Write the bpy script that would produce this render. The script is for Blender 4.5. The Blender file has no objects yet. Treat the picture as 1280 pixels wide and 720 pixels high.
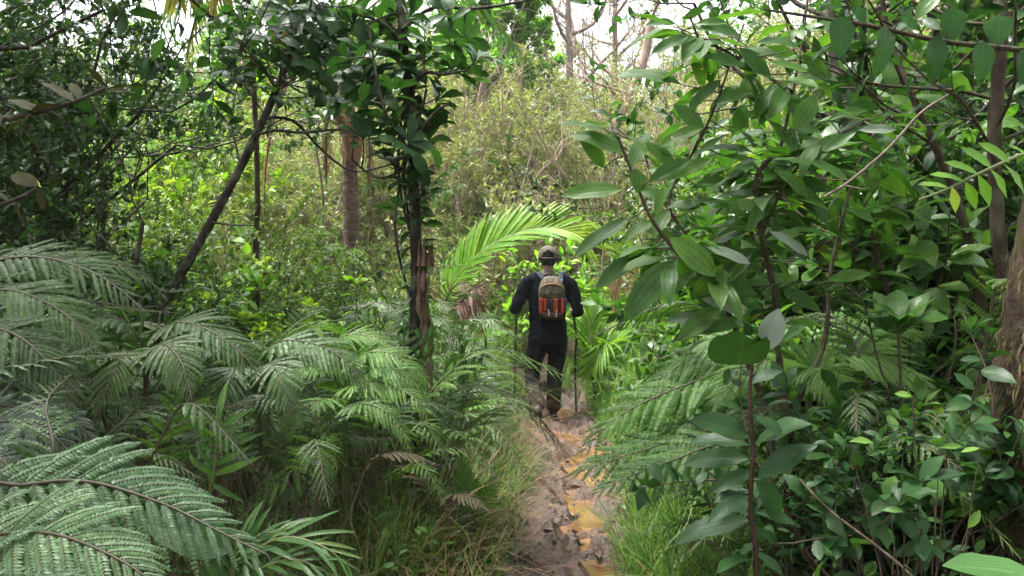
EXPOSURE = 2.72
HAZE = 0.0008
import bpy, math, random
import numpy as np
from mathutils import Vector, Matrix, Quaternion

SC = bpy.context.scene
COL = SC.collection
RNG = np.random.default_rng(11)
random.seed(5)
PI = math.pi
F = 1065.0           # focal length in photo pixels
CAMZ = 1.6
PITCH = math.atan(25.0 / F)


def P(px, py, Y):
    """world point seen at photo pixel (px,py) at forward distance Y"""
    fx = (px - 640) / F
    fy = (360 - py) / F
    c, s = math.cos(PITCH), math.sin(PITCH)
    dy = c + fy * s
    dz = -s + fy * c
    k = Y / dy
    return np.array([fx * k, Y, CAMZ + dz * k])


def PX(px, Y):
    return (px - 640) / F * Y


def proj(p):
    x, y, z = p
    return 640 + x / y * F, 335 - (z - CAMZ) / y * F


def sstep(a, b, x):
    t = np.clip((np.asarray(x, float) - a) / (b - a), 0, 1)
    return t * t * (3 - 2 * t)


PATH_Y = [-4, 0, 4.4, 6.4, 8.7, 12, 18, 60]
PATH_X = [0.0, 0.12, 0.27, 0.52, 0.47, 0.62, 1.2, 2.0]
PATH_W = [0.24, 0.24, 0.28, 0.34, 0.36, 0.3, 0.2, 0.1]


def path_x(y):
    return np.interp(y, PATH_Y, PATH_X)


def path_w(y):
    return np.interp(y, PATH_Y, PATH_W)


def wob(x, y):
    return (np.sin(x * 1.7 + 0.6 * y) * np.cos(y * 1.3 - 0.4 * x) * 0.05 + np.sin(x * 4.1 + 1.3) * np.sin(y * 3.7 + x) * 0.025)


def ground_h(x, y):
    x = np.asarray(x, float)
    y = np.asarray(y, float)
    d = np.abs(x - path_x(y)) - path_w(y)
    left = x < path_x(y)
    bank = np.where(left, 0.16, 0.12) * sstep(0.0, 0.5, d) + np.where(left, 0.22, 0.28) * sstep(0.8, 4.0, d)
    hill = np.where(y > 10, (1 - np.exp(-np.clip(y - 10, 0, None) / 26.0)) * 5.6, 0)
    pit = -0.16 * (1 - sstep(-0.04, 0.06, d)) * (1 - sstep(13, 16, y))
    return bank + hill + wob(x, y) * sstep(0.1, 0.8, d) + pit


# ------------------------------------------------------------------ mesh builder
class MB:
    def __init__(self):
        self.v, self.q, self.t = [], [], []
        self.uv, self.r = [], []
        self.qm, self.tm = [], []
        self.n = 0

    def add(self, v, quads=None, tris=None, uv=None, r=None, mat=0):
        v = np.asarray(v, float).reshape(-1, 3)
        m = len(v)
        self.v.append(v)
        self.uv.append(np.zeros((m, 2)) if uv is None else np.asarray(uv, float).reshape(-1, 2))
        if r is None:
            r = 0.5
        self.r.append(np.broadcast_to(np.asarray(r, float), (m,)).copy() if np.ndim(r) == 0 else np.asarray(r, float))
        if quads is not None and len(quads):
            q = np.asarray(quads, np.int64).reshape(-1, 4) + self.n
            self.q.append(q)
            self.qm.append(np.full(len(q), mat))
        if tris is not None and len(tris):
            t = np.asarray(tris, np.int64).reshape(-1, 3) + self.n
            self.t.append(t)
            self.tm.append(np.full(len(t), mat))
        self.n += m
        return self

    def extend(self, o, mat=None):
        for v, uv, r in zip(o.v, o.uv, o.r):
            self.v.append(v); self.uv.append(uv); self.r.append(r)
        for q, m in zip(o.q, o.qm):
            self.q.append(q + self.n); self.qm.append(m if mat is None else np.full(len(q), mat))
        for t, m in zip(o.t, o.tm):
            self.t.append(t + self.n); self.tm.append(m if mat is None else np.full(len(t), mat))
        self.n += o.n

    def mesh(self, name, mats, off=None, smooth=True):
        me = bpy.data.meshes.new(name)
        if self.n == 0:
            return me
        V = np.concatenate(self.v)
        if off is not None:
            V = V - np.asarray(off)
        Q = np.concatenate(self.q) if self.q else np.zeros((0, 4), np.int64)
        T = np.concatenate(self.t) if self.t else np.zeros((0, 3), np.int64)
        QM = np.concatenate(self.qm) if self.qm else np.zeros(0, int)
        TM = np.concatenate(self.tm) if self.tm else np.zeros(0, int)
        loops = np.concatenate([Q.ravel(), T.ravel()]).astype(np.int32)
        starts = np.concatenate([np.arange(len(Q)) * 4, len(Q) * 4 + np.arange(len(T)) * 3]).astype(np.int32)
        me.vertices.add(len(V))
        me.vertices.foreach_set("co", V.astype(np.float32).ravel())
        me.loops.add(len(loops))
        me.loops.foreach_set("vertex_index", loops)
        me.polygons.add(len(starts))
        me.polygons.foreach_set("loop_start", starts)
        me.polygons.foreach_set("material_index", np.concatenate([QM, TM]).astype(np.int32))
        me.polygons.foreach_set("use_smooth", np.full(len(starts), bool(smooth)))
        uvl = me.uv_layers.new(name="UVMap")
        UV = np.concatenate(self.uv)[loops]
        uvl.data.foreach_set("uv", UV.astype(np.float32).ravel())
        at = me.attributes.new("rnd", 'FLOAT', 'POINT')
        at.data.foreach_set("value", np.concatenate(self.r).astype(np.float32))
        for m in (mats if isinstance(mats, (list, tuple)) else [mats]):
            me.materials.append(m)
        me.update()
        me.validate()
        return me

    def build(self, name, mats, parent=None, smooth=True):
        off = None if parent is None else np.array(parent.location)
        me = self.mesh(name, mats, off, smooth)
        return link(name, me, parent)


def link(name, data, parent=None):
    o = bpy.data.objects.new(name, data)
    COL.objects.link(o)
    if parent is not None:
        o.parent = parent
    return o


def thing(name, label, cat, loc=(0, 0, 0), group=None, rz=0, sc=1):
    o = link(name, None)
    o.location = [float(a) for a in loc]
    o.rotation_euler = (0, 0, rz)
    o.scale = (sc, sc, sc)
    o.empty_display_size = 0.1
    return tag(o, label, cat, group)


def tag(o, label=None, cat=None, group=None, kind=None):
    if label: o["label"] = label
    if cat: o["category"] = cat
    if group: o["group"] = group
    if kind: o["kind"] = kind
    return o


# ------------------------------------------------------------------ materials
def nd(nt, t, **kw):
    n = nt.nodes.new(t)
    for k, v in kw.items():
        if k in n.inputs:
            n.inputs[k].default_value = v
        else:
            setattr(n, k, v)
    return n


def new_mat(name):
    m = bpy.data.materials.new(name)
    m.use_nodes = True
    nt = m.node_tree
    nt.nodes.clear()
    out = nt.nodes.new('ShaderNodeOutputMaterial')
    return m, nt, out


def ramp(nt, stops, fac=None, interp='LINEAR'):
    r = nt.nodes.new('ShaderNodeValToRGB')
    cr = r.color_ramp
    cr.interpolation = interp
    while len(cr.elements) < len(stops):
        cr.elements.new(0.5)
    for e, (p, c) in zip(cr.elements, stops):
        e.position = p
        e.color = (*c, 1)
    if fac is not None:
        nt.links.new(fac, r.inputs[0])
    return r


def math_n(nt, op, a, b=None, c=None):
    n = nt.nodes.new('ShaderNodeMath')
    n.operation = op
    for i, v in enumerate((a, b, c)):
        if v is None: continue
        if isinstance(v, (int, float)):
            n.inputs[i].default_value = v
        else:
            nt.links.new(v, n.inputs[i])
    return n.outputs[0]


def mixrgb(nt, mode, fac, a, b):
    n = nt.nodes.new('ShaderNodeMix')
    n.data_type = 'RGBA'
    n.blend_type = mode
    for s, v in ((0, fac), (6, a), (7, b)):
        if isinstance(v, (int, float)):
            n.inputs[s].default_value = v
        elif isinstance(v, tuple):
            n.inputs[s].default_value = (*v, 1)
        else:
            nt.links.new(v, n.inputs[s])
    return n.outputs[2]


def leaf_mat(name, stops, rough=0.36, trans=0.3, veins=None, spot=0.0, spec=0.34, tgain=(1.25, 1.5, 0.55), holes=False):
    m, nt, out = new_mat(name)
    at = nd(nt, 'ShaderNodeAttribute', attribute_name='rnd')
    oi = nt.nodes.new('ShaderNodeObjectInfo')
    fac = math_n(nt, 'ADD', math_n(nt, 'MULTIPLY', at.outputs['Fac'], 0.84), math_n(nt, 'MULTIPLY', oi.outputs['Random'], 0.16))
    rp = ramp(nt, stops, fac)
    col = rp.outputs[0]
    tc = nt.nodes.new('ShaderNodeTexCoord')
    no = nd(nt, 'ShaderNodeTexNoise', Scale=14.0, Detail=3.0)
    nt.links.new(tc.outputs['Object'], no.inputs['Vector'])
    g = ramp(nt, [(0.3, (0.72, 0.74, 0.7)), (0.7, (1.2, 1.15, 1.1))], no.outputs[0])
    col = mixrgb(nt, 'MULTIPLY', 1.0, col, g.outputs[0])
    if spot:
        vo = nd(nt, 'ShaderNodeTexNoise', Scale=60.0, Detail=2.0)
        nt.links.new(tc.outputs['Object'], vo.inputs['Vector'])
        sp = ramp(nt, [(0.62, (0, 0, 0)), (0.72, (1, 1, 1))], vo.outputs[0])
        col = mixrgb(nt, 'MIX', math_n(nt, 'MULTIPLY', sp.outputs[0], spot), col, (0.12, 0.07, 0.03))
    bump_h = None
    if veins:
        sx = nt.nodes.new('ShaderNodeSeparateXYZ')
        nt.links.new(tc.outputs['UV'], sx.inputs[0])
        u = math_n(nt, 'ABSOLUTE', math_n(nt, 'SUBTRACT', sx.outputs[0], 0.5))     # 0 at midrib, .5 at edge
        mid = math_n(nt, 'SUBTRACT', 1.0, math_n(nt, 'SMOOTH_MIN', math_n(nt, 'DIVIDE', u, 0.03), 1.0, 0.1))
        if veins == 'three':
            d = math_n(nt, 'ABSOLUTE', math_n(nt, 'SUBTRACT', u, 0.26))
            sec = math_n(nt, 'SUBTRACT', 1.0, math_n(nt, 'MINIMUM', math_n(nt, 'DIVIDE', d, 0.03), 1.0))
            cross = math_n(nt, 'SINE', math_n(nt, 'MULTIPLY', sx.outputs[1], 170.0))
            fine = math_n(nt, 'MULTIPLY', math_n(nt, 'MAXIMUM', cross, 0.0), 0.22)
        elif veins == 'pleat':
            s = math_n(nt, 'SINE', math_n(nt, 'MULTIPLY', u, 62.0))
            sec = math_n(nt, 'POWER', math_n(nt, 'MAXIMUM', s, 0.0), 6.0)
            fine = math_n(nt, 'MULTIPLY', s, 0.2)
        else:
            ph = math_n(nt, 'SUBTRACT', math_n(nt, 'MULTIPLY', sx.outputs[1], 62.0), math_n(nt, 'MULTIPLY', u, 50.0))
            s = math_n(nt, 'MAXIMUM', math_n(nt, 'SINE', ph), 0.0)
            sec = math_n(nt, 'MULTIPLY', math_n(nt, 'POWER', s, 8.0), 0.5)
            fine = math_n(nt, 'MULTIPLY', s, 0.12)
        vm = math_n(nt, 'MAXIMUM', math_n(nt, 'MAXIMUM', mid, sec), fine)
        vcol = mixrgb(nt, 'MULTIPLY', 1.0, col, (0.28, 0.34, 0.22) if veins == 'three' else (1.7, 1.6, 1.5))
        col = mixrgb(nt, 'MIX', math_n(nt, 'MULTIPLY', vm, 0.9), col, vcol)
        bump_h = vm
    pr = nd(nt, 'ShaderNodeBsdfPrincipled', Roughness=rough)
    pr.inputs['Specular IOR Level'].default_value = spec
    nt.links.new(col, pr.inputs['Base Color'])
    n2 = nd(nt, 'ShaderNodeTexNoise', Scale=35.0, Detail=2.0)
    nt.links.new(tc.outputs['Object'], n2.inputs['Vector'])
    nt.links.new(math_n(nt, 'ADD', math_n(nt, 'MULTIPLY', n2.outputs[0], 0.24), rough - 0.12), pr.inputs['Roughness'])
    bp = nd(nt, 'ShaderNodeBump', Strength=0.25, Distance=0.004)
    h = n2.outputs[0] if bump_h is None else math_n(nt, 'SUBTRACT', n2.outputs[0], bump_h)
    nt.links.new(h, bp.inputs['Height'])
    nt.links.new(bp.outputs[0], pr.inputs['Normal'])
    tr = nt.nodes.new('ShaderNodeBsdfTranslucent')
    nt.links.new(mixrgb(nt, 'MULTIPLY', 1.0, col, tgain), tr.inputs['Color'])
    mx = nt.nodes.new('ShaderNodeMixShader')
    mx.inputs[0].default_value = trans
    nt.links.new(pr.outputs[0], mx.inputs[1])
    nt.links.new(tr.outputs[0], mx.inputs[2])
    res = mx.outputs[0]
    if holes:
        hn = nd(nt, 'ShaderNodeTexNoise', Scale=38.0, Detail=1.0)
        nt.links.new(tc.outputs['Object'], hn.inputs['Vector'])
        hm = math_n(nt, 'MULTIPLY', math_n(nt, 'GREATER_THAN', hn.outputs[0], 0.76), math_n(nt, 'GREATER_THAN', at.outputs['Fac'], 0.45))
        tp = nt.nodes.new('ShaderNodeBsdfTransparent')
        m2 = nt.nodes.new('ShaderNodeMixShader')
        nt.links.new(hm, m2.inputs[0]); nt.links.new(res, m2.inputs[1]); nt.links.new(tp.outputs[0], m2.inputs[2])
        res = m2.outputs[0]
    nt.links.new(res, out.inputs[0])
    return m


def bark_mat(name, stops, scale=18.0, stretch=0.25, rough=0.85, bump=0.6, moss=None):
    m, nt, out = new_mat(name)
    tc = nt.nodes.new('ShaderNodeTexCoord')
    mp = nt.nodes.new('ShaderNodeMapping')
    mp.inputs['Scale'].default_value = (1, 1, stretch)
    nt.links.new(tc.outputs['Object'], mp.inputs[0])
    no = nd(nt, 'ShaderNodeTexNoise', Scale=scale, Detail=6.0, Roughness=0.65)
    nt.links.new(mp.outputs[0], no.inputs['Vector'])
    rp = ramp(nt, stops, no.outputs[0])
    col = rp.outputs[0]
    if moss:
        n3 = nd(nt, 'ShaderNodeTexNoise', Scale=9.0, Detail=7.0)
        nt.links.new(tc.outputs['Object'], n3.inputs['Vector'])
        mk = ramp(nt, [(0.50, (0, 0, 0)), (0.64, (.85, .85, .85))], n3.outputs[0])
        col = mixrgb(nt, 'MIX', mk.outputs[0], col, moss)
    pr = nd(nt, 'ShaderNodeBsdfPrincipled', Roughness=rough)
    pr.inputs['Specular IOR Level'].default_value = 0.18
    nt.links.new(col, pr.inputs['Base Color'])
    bp = nd(nt, 'ShaderNodeBump', Strength=bump, Distance=0.02)
    nt.links.new(no.outputs[0], bp.inputs['Height'])
    nt.links.new(bp.outputs[0], pr.inputs['Normal'])
    nt.links.new(pr.outputs[0], out.inputs[0])
    return m


def plain_mat(name, col, rough=0.7, noise=0.25, scale=20.0, bump=0.2, spec=0.5, metal=0.0):
    m, nt, out = new_mat(name)
    tc = nt.nodes.new('ShaderNodeTexCoord')
    no = nd(nt, 'ShaderNodeTexNoise', Scale=scale, Detail=4.0)
    nt.links.new(tc.outputs['Object'], no.inputs['Vector'])
    a = tuple(c * (1 - noise) for c in col)
    b = tuple(c * (1 + noise) for c in col)
    rp = ramp(nt, [(0.3, a), (0.7, b)], no.outputs[0])
    pr = nd(nt, 'ShaderNodeBsdfPrincipled', Roughness=rough, Metallic=metal)
    pr.inputs['Specular IOR Level'].default_value = spec
    nt.links.new(rp.outputs[0], pr.inputs['Base Color'])
    bp = nd(nt, 'ShaderNodeBump', Strength=bump, Distance=0.01)
    nt.links.new(no.outputs[0], bp.inputs['Height'])
    nt.links.new(bp.outputs[0], pr.inputs['Normal'])
    nt.links.new(pr.outputs[0], out.inputs[0])
    return m


M = {}
Y_LEAF = (0.30, 0.22, 0.03)
BRN = (0.11, 0.06, 0.025)
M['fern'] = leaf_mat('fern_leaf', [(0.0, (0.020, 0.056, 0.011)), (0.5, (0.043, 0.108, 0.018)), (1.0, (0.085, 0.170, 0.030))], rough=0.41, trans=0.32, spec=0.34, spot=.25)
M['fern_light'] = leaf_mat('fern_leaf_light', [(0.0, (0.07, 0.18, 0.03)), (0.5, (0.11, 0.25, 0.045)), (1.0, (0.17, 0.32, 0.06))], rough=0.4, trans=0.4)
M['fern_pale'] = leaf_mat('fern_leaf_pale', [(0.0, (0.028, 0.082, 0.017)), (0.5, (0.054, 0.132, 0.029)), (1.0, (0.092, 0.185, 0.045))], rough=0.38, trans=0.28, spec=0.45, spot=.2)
M['fern_painted_sheen'] = leaf_mat('fern_leaf_painted_sheen', [(0.0, (0.060, 0.135, 0.048)), (0.5, (0.100, 0.195, 0.078)), (1.0, (0.150, 0.255, 0.110))], rough=0.38, trans=0.25, spec=0.5)  # greens raised so the frond colour itself carries the pale sheen
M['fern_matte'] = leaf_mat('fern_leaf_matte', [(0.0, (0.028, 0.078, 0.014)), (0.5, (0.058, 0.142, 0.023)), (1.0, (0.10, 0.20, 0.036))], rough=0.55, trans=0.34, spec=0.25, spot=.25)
M['tree_green'] = leaf_mat('far_tree_leaf', [(0.0, (0.10, 0.24, 0.04)), (0.6, (0.17, 0.34, 0.06)), (1.0, (0.26, 0.42, 0.09))], rough=0.45, trans=0.5)
M['fern_brown'] = leaf_mat('fern_leaf_brown', [(0.0, (0.07, 0.05, 0.03)), (1.0, (0.13, 0.10, 0.05))], rough=0.5, trans=0.2)
M['fern_grey'] = leaf_mat('fern_leaf_grey', [(0.0, (0.024, 0.048, 0.026)), (1.0, (0.052, 0.088, 0.05))], rough=0.4, trans=0.15, spec=0.5)
M['stalk'] = plain_mat('fern_stalk', (0.06, 0.05, 0.025), 0.5)
M['stalk_green'] = plain_mat('green_stalk', (0.09, 0.12, 0.03), 0.45)
M['mela'] = leaf_mat('ribbed_leaf', [(0.0, (0.036, 0.105, 0.018)), (0.5, (0.060, 0.155, 0.026)), (0.93, (0.10, 0.205, 0.036)), (1.0, (0.12, 0.14, 0.03))], rough=0.36, trans=0.42, veins='three', spec=0.28, spot=.5, holes=True)
M['dark_leaf'] = leaf_mat('dark_glossy_leaf', [(0.0, (0.016, 0.050, 0.016)), (0.6, (0.030, 0.085, 0.024)), (0.95, (0.06, 0.14, 0.035)), (1.0, Y_LEAF)], rough=0.32, trans=0.28, veins='pin', spec=0.22, spot=.35)
M['mid_leaf'] = leaf_mat('green_leaf', [(0.0, (0.03, 0.085, 0.018)), (0.5, (0.055, 0.14, 0.028)), (0.95, (0.10, 0.20, 0.04)), (1.0, Y_LEAF)], rough=0.28, trans=0.36, veins='pin', spec=.32, spot=.4)
M['bright_leaf'] = leaf_mat('bright_leaf', [(0.0, (0.10, 0.24, 0.03)), (0.6, (0.16, 0.33, 0.04)), (1.0, (0.30, 0.40, 0.05))], rough=0.35, trans=0.42, veins='pin')
M['lime_leaf'] = leaf_mat('lime_leaf', [(0.0, (0.13, 0.25, 0.028)), (0.6, (0.22, 0.34, 0.04)), (1.0, (0.36, 0.41, 0.06))], rough=0.4, trans=0.42)
M['leathery'] = leaf_mat('leathery_leaf', [(0.0, (0.022, 0.030, 0.009)), (0.6, (0.038, 0.042, 0.013)), (1.0, (0.05, 0.04, 0.014))], rough=0.6, trans=0.15, veins='pin', spot=0.4, spec=0.15)
M['small_dark'] = leaf_mat('small_dark_leaf', [(0.0, (0.020, 0.052, 0.018)), (0.6, (0.040, 0.090, 0.028)), (0.97, (0.08, 0.15, 0.04)), (1.0, (0.25, 0.12, 0.03))], rough=0.33, trans=0.28)
M['small_mid'] = leaf_mat('small_mid_leaf', [(0.0, (0.065, 0.12, 0.035)), (0.6, (0.12, 0.195, 0.055)), (0.96, (0.19, 0.26, 0.07)), (1.0, (0.32, 0.20, 0.04))], rough=0.38, trans=0.36)
M['thicket'] = leaf_mat('thicket_leaf', [(0.0, (0.13, 0.155, 0.07)), (0.5, (0.22, 0.245, 0.105)), (0.85, (0.31, 0.315, 0.15)), (1.0, (0.40, 0.30, 0.17))], rough=0.42, trans=0.36)
M['thicket_green'] = leaf_mat('thicket_green_leaf', [(0.0, (0.06, 0.15, 0.03)), (0.6, (0.11, 0.24, 0.045)), (1.0, (0.18, 0.32, 0.06))], rough=0.42, trans=0.4)
M['rusty'] = leaf_mat('rusty_leaf', [(0.0, (0.15, 0.16, 0.07)), (0.6, (0.25, 0.23, 0.11)), (1.0, (0.36, 0.25, 0.13))], rough=0.5, trans=0.3, tgain=(1.3, 1.1, 0.7))
M['palm'] = leaf_mat('palm_leaf', [(0.0, (0.06, 0.18, 0.016)), (0.5, (0.14, 0.29, 0.02)), (1.0, (0.31, 0.38, 0.032))], spec=.2, rough=0.4, trans=0.48, tgain=(1.35, 1.3, 0.5))
M['palm_dark'] = leaf_mat('palm_leaf_dark', [(0.0, (0.03, 0.09, 0.02)), (0.6, (0.06, 0.14, 0.03)), (1.0, (0.13, 0.19, 0.04))], rough=0.33, trans=0.33)
M['palm_dead'] = leaf_mat('palm_leaf_dead', [(0.0, (0.075, 0.032, 0.028)), (0.5, (0.15, 0.075, 0.060)), (1.0, (0.25, 0.16, 0.115))], rough=0.45, trans=0.2, tgain=(1.3, 1.0, 0.8))
M['palm_pink'] = leaf_mat('palm_leaf_faded', [(0.0, (0.26, 0.14, 0.09)), (1.0, (0.44, 0.29, 0.19))], rough=0.5, trans=0.3, tgain=(1.2, 1.0, 0.8))
M['palm_tip'] = leaf_mat('palm_leaf_yellowed', [(0.0, (0.11, 0.17, 0.03)), (0.5, (0.24, 0.25, 0.06)), (1.0, (0.42, 0.27, 0.11))], rough=0.45, trans=0.4)
M['grass'] = leaf_mat('grass_blade', [(0.0, (0.05, 0.13, 0.022)), (0.55, (0.11, 0.22, 0.04)), (0.85, (0.19, 0.28, 0.07)), (0.93, (0.30, 0.24, 0.10)), (1.0, (0.36, 0.26, 0.13))], rough=0.42, trans=0.36)
M['grass_dry'] = leaf_mat('dry_grass', [(0.0, (0.09, 0.055, 0.03)), (0.6, (0.20, 0.13, 0.065)), (1.0, (0.33, 0.24, 0.12))], rough=0.6, trans=0.2, tgain=(1.1, 1.0, 0.8))
M['herb'] = leaf_mat('herb_leaf', [(0.0, (0.045, 0.12, 0.022)), (0.6, (0.085, 0.19, 0.035)), (0.95, (0.15, 0.27, 0.05)), (1.0, Y_LEAF)], rough=0.36, trans=0.34)
M['litter'] = leaf_mat('fallen_leaf', [(0.0, (0.05, 0.028, 0.016)), (0.6, (0.11, 0.065, 0.035)), (1.0, (0.20, 0.13, 0.07))], rough=0.5, trans=0.1, tgain=(1, 1, 1))
M['pleat'] = leaf_mat('pleated_leaf', [(0.0, (0.06, 0.17, 0.045)), (1.0, (0.10, 0.23, 0.065))], rough=0.35, trans=0.35, veins='pleat')
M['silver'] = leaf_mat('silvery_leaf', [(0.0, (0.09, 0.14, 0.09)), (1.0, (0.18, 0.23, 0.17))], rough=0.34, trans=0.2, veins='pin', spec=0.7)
M['hang'] = leaf_mat('hanging_leaf', [(0.0, (0.014, 0.060, 0.010)), (1.0, (0.03, 0.105, 0.017))], rough=0.26, trans=0.28, veins='pin', spec=0.25, spot=.3)

M['notch'] = leaf_mat('notched_leaf', [(0.0, (0.018, 0.065, 0.012)), (1.0, (0.03, 0.085, 0.016))], rough=0.5, trans=0.12, spec=.15, spot=.4, veins='pin')
M['herb_bright'] = leaf_mat('fresh_round_leaf', [(0.0, (0.04, 0.11, 0.025)), (0.5, (0.09, 0.21, 0.035)), (1.0, (0.17, 0.32, 0.045))], rough=0.33, trans=0.32, veins='pin')
M['bark_dark'] = bark_mat('dark_bark', [(0.3, (0.018, 0.014, 0.011)), (0.55, (0.045, 0.036, 0.028)), (0.75, (0.11, 0.095, 0.075))], 26, 0.35, moss=(0.12, 0.13, 0.085), bump=1.0)
M['bark_brown'] = bark_mat('brown_bark', [(0.3, (0.026, 0.018, 0.012)), (0.55, (0.065, 0.047, 0.032)), (0.75, (0.14, 0.115, 0.085))], 24, 0.3, moss=(0.085, 0.09, 0.05), bump=1.0)
M['bark_grey'] = bark_mat('grey_bark', [(0.3, (0.10, 0.075, 0.065)), (0.55, (0.21, 0.165, 0.145)), (0.75, (0.36, 0.30, 0.27))], 16, 0.3)
M['bark_pink'] = bark_mat('pinkish_stem', [(0.3, (0.16, 0.11, 0.09)), (0.6, (0.30, 0.22, 0.18)), (0.8, (0.42, 0.34, 0.29))], 12, 0.3)
M['bark_moss'] = bark_mat('mossy_bark', [(0.3, (0.016, 0.012, 0.008)), (0.55, (0.045, 0.031, 0.018)), (0.75, (0.09, 0.066, 0.038))], 20, 0.6, moss=(0.048, 0.043, 0.013), bump=1.0)
M['bark_palm'] = bark_mat('palm_bark', [(0.3, (0.065, 0.040, 0.030)), (0.55, (0.13, 0.088, 0.068)), (0.75, (0.22, 0.165, 0.13))], 9, 3.0)
M['rot'] = bark_mat('rotten_wood', [(0.32, (0.04, 0.022, 0.015)), (0.46, (0.11, 0.065, 0.045)), (0.60, (0.22, 0.148, 0.105)), (0.78, (0.36, 0.28, 0.21))], 26, 0.25, bump=1.0)
M['twig'] = plain_mat('twig_bark', (0.07, 0.05, 0.034), 0.75, .35, 30, .3, .2)
M['twig_red'] = plain_mat('reddish_stem_bark', (0.045, 0.024, 0.016), 0.6, .5, 40, .4, .2)
M['fibre'] = plain_mat('palm_sheath', (0.22, 0.10, 0.055), 0.7, 0.4, 12)
M['moss'] = plain_mat('moss_hair', (0.07, 0.056, 0.017), 0.95, 0.5, 30)


# ------------------------------------------------------------------ leaf templates (along +Y, width along X, normal +Z), unit length
def tmpl(n=3, hw=0.2, peak=0.45, fold=0.25, droop=0.25, cols=3, wave=0.0, tip=0.02, base=0.04, seed=0, sharp=1.0):
    vs = np.linspace(0, 1, n + 1)
    us = np.linspace(-1, 1, cols)
    a = math.log(0.5) / math.log(peak)
    w = np.sin(PI * np.clip(vs ** a, 0, 1)) ** sharp
    w = np.maximum(w, np.where(vs < 0.5, base, tip)) * hw
    r = np.random.default_rng(seed)
    ph = r.uniform(0, 6.28)
    V, UV = [], []
    ang = droop * vs * 1.6
    yy = np.concatenate([[0], np.cumsum(np.cos((ang[1:] + ang[:-1]) / 2) * np.diff(vs))])
    zz = -np.concatenate([[0], np.cumsum(np.sin((ang[1:] + ang[:-1]) / 2) * np.diff(vs))])
    for k, v in enumerate(vs):
        for u in us:
            z = fold * abs(u) * w[k] + wave * w[k] * math.sin(ph + v * 11 + u * 2) * abs(u)
            V.append((u * w[k], yy[k] + z * math.sin(ang[k]), zz[k] + z * math.cos(ang[k])))
            UV.append((u * 0.5 + 0.5, v))
    Q = []
    for k in range(n):
        for c in range(cols - 1):
            a0 = k * cols + c
            Q.append((a0, a0 + 1, a0 + cols + 1, a0 + cols))
    return np.array(V), np.array(Q), np.array(UV)


def diamond(hw=0.22, peak=0.45, fold=0.25, droop=0.15):
    V = np.array([(0, 0, 0), (hw, peak, fold * hw - droop * peak * 0.3), (0, 1, -droop), (-hw, peak, fold * hw - droop * peak * 0.3), (0, peak, -droop * peak * 0.3)])
    T = np.array([(0, 1, 4), (4, 1, 2), (0, 4, 3), (4, 2, 3)])
    UV = np.array([(0.5, 0), (1, peak), (0.5, 1), (0, peak), (0.5, peak)])
    return V, T, UV


def norm(a):
    a = np.asarray(a, float)
    return a / np.maximum(np.linalg.norm(a, axis=-1, keepdims=True), 1e-9)


def place(mb, T, base, dirs, nrm, L, W=None, r=None, mat=0):
    """instances of a template as real faces"""
    V, Q, UV = T
    base = np.asarray(base, float).reshape(-1, 3)
    N = len(base)
    if N == 0: return
    y = norm(np.broadcast_to(dirs, (N, 3)))
    z = np.broadcast_to(nrm, (N, 3))
    z = z - y * np.sum(z * y, 1, keepdims=True)
    z = norm(z + 1e-6)
    x = np.cross(y, z)
    L = np.broadcast_to(np.asarray(L, float), (N,))
    W = L if W is None else np.broadcast_to(np.asarray(W, float), (N,))
    if r is None: r = RNG.uniform(0, 1, N)
    r = np.broadcast_to(r, (N,))
    vx = V[None, :, 0, None] * W[:, None, None] * x[:, None, :]
    vy = V[None, :, 1, None] * L[:, None, None] * y[:, None, :]
    vz = V[None, :, 2, None] * L[:, None, None] * z[:, None, :]
    out = base[:, None, :] + vx + vy + vz
    m = len(V)
    idx = (np.arange(N) * m)[:, None, None] + Q[None]
    kw = dict(quads=idx.reshape(-1, 4)) if Q.shape[1] == 4 else dict(tris=idx.reshape(-1, 3))
    mb.add(out.reshape(-1, 3), uv=np.tile(UV, (N, 1)), r=np.repeat(r, m), mat=mat, **kw)


def smooth_curve(pts, n=24):
    """Catmull-Rom through the points"""
    p = np.asarray(pts, float)
    if len(p) == 2:
        t = np.linspace(0, 1, n)[:, None]
        return p[0] * (1 - t) + p[1] * t
    e = np.vstack([2 * p[0] - p[1], p, 2 * p[-1] - p[-2]])
    out = []
    segs = len(p) - 1
    for t in np.linspace(0, segs - 1e-6, n):
        i = int(t); f = t - i
        a, b, c, d = e[i], e[i + 1], e[i + 2], e[i + 3]
        out.append(0.5 * ((2 * b) + (-a + c) * f + (2 * a - 5 * b + 4 * c - d) * f * f + (-a + 3 * b - 3 * c + d) * f ** 3))
    return np.array(out)


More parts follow.
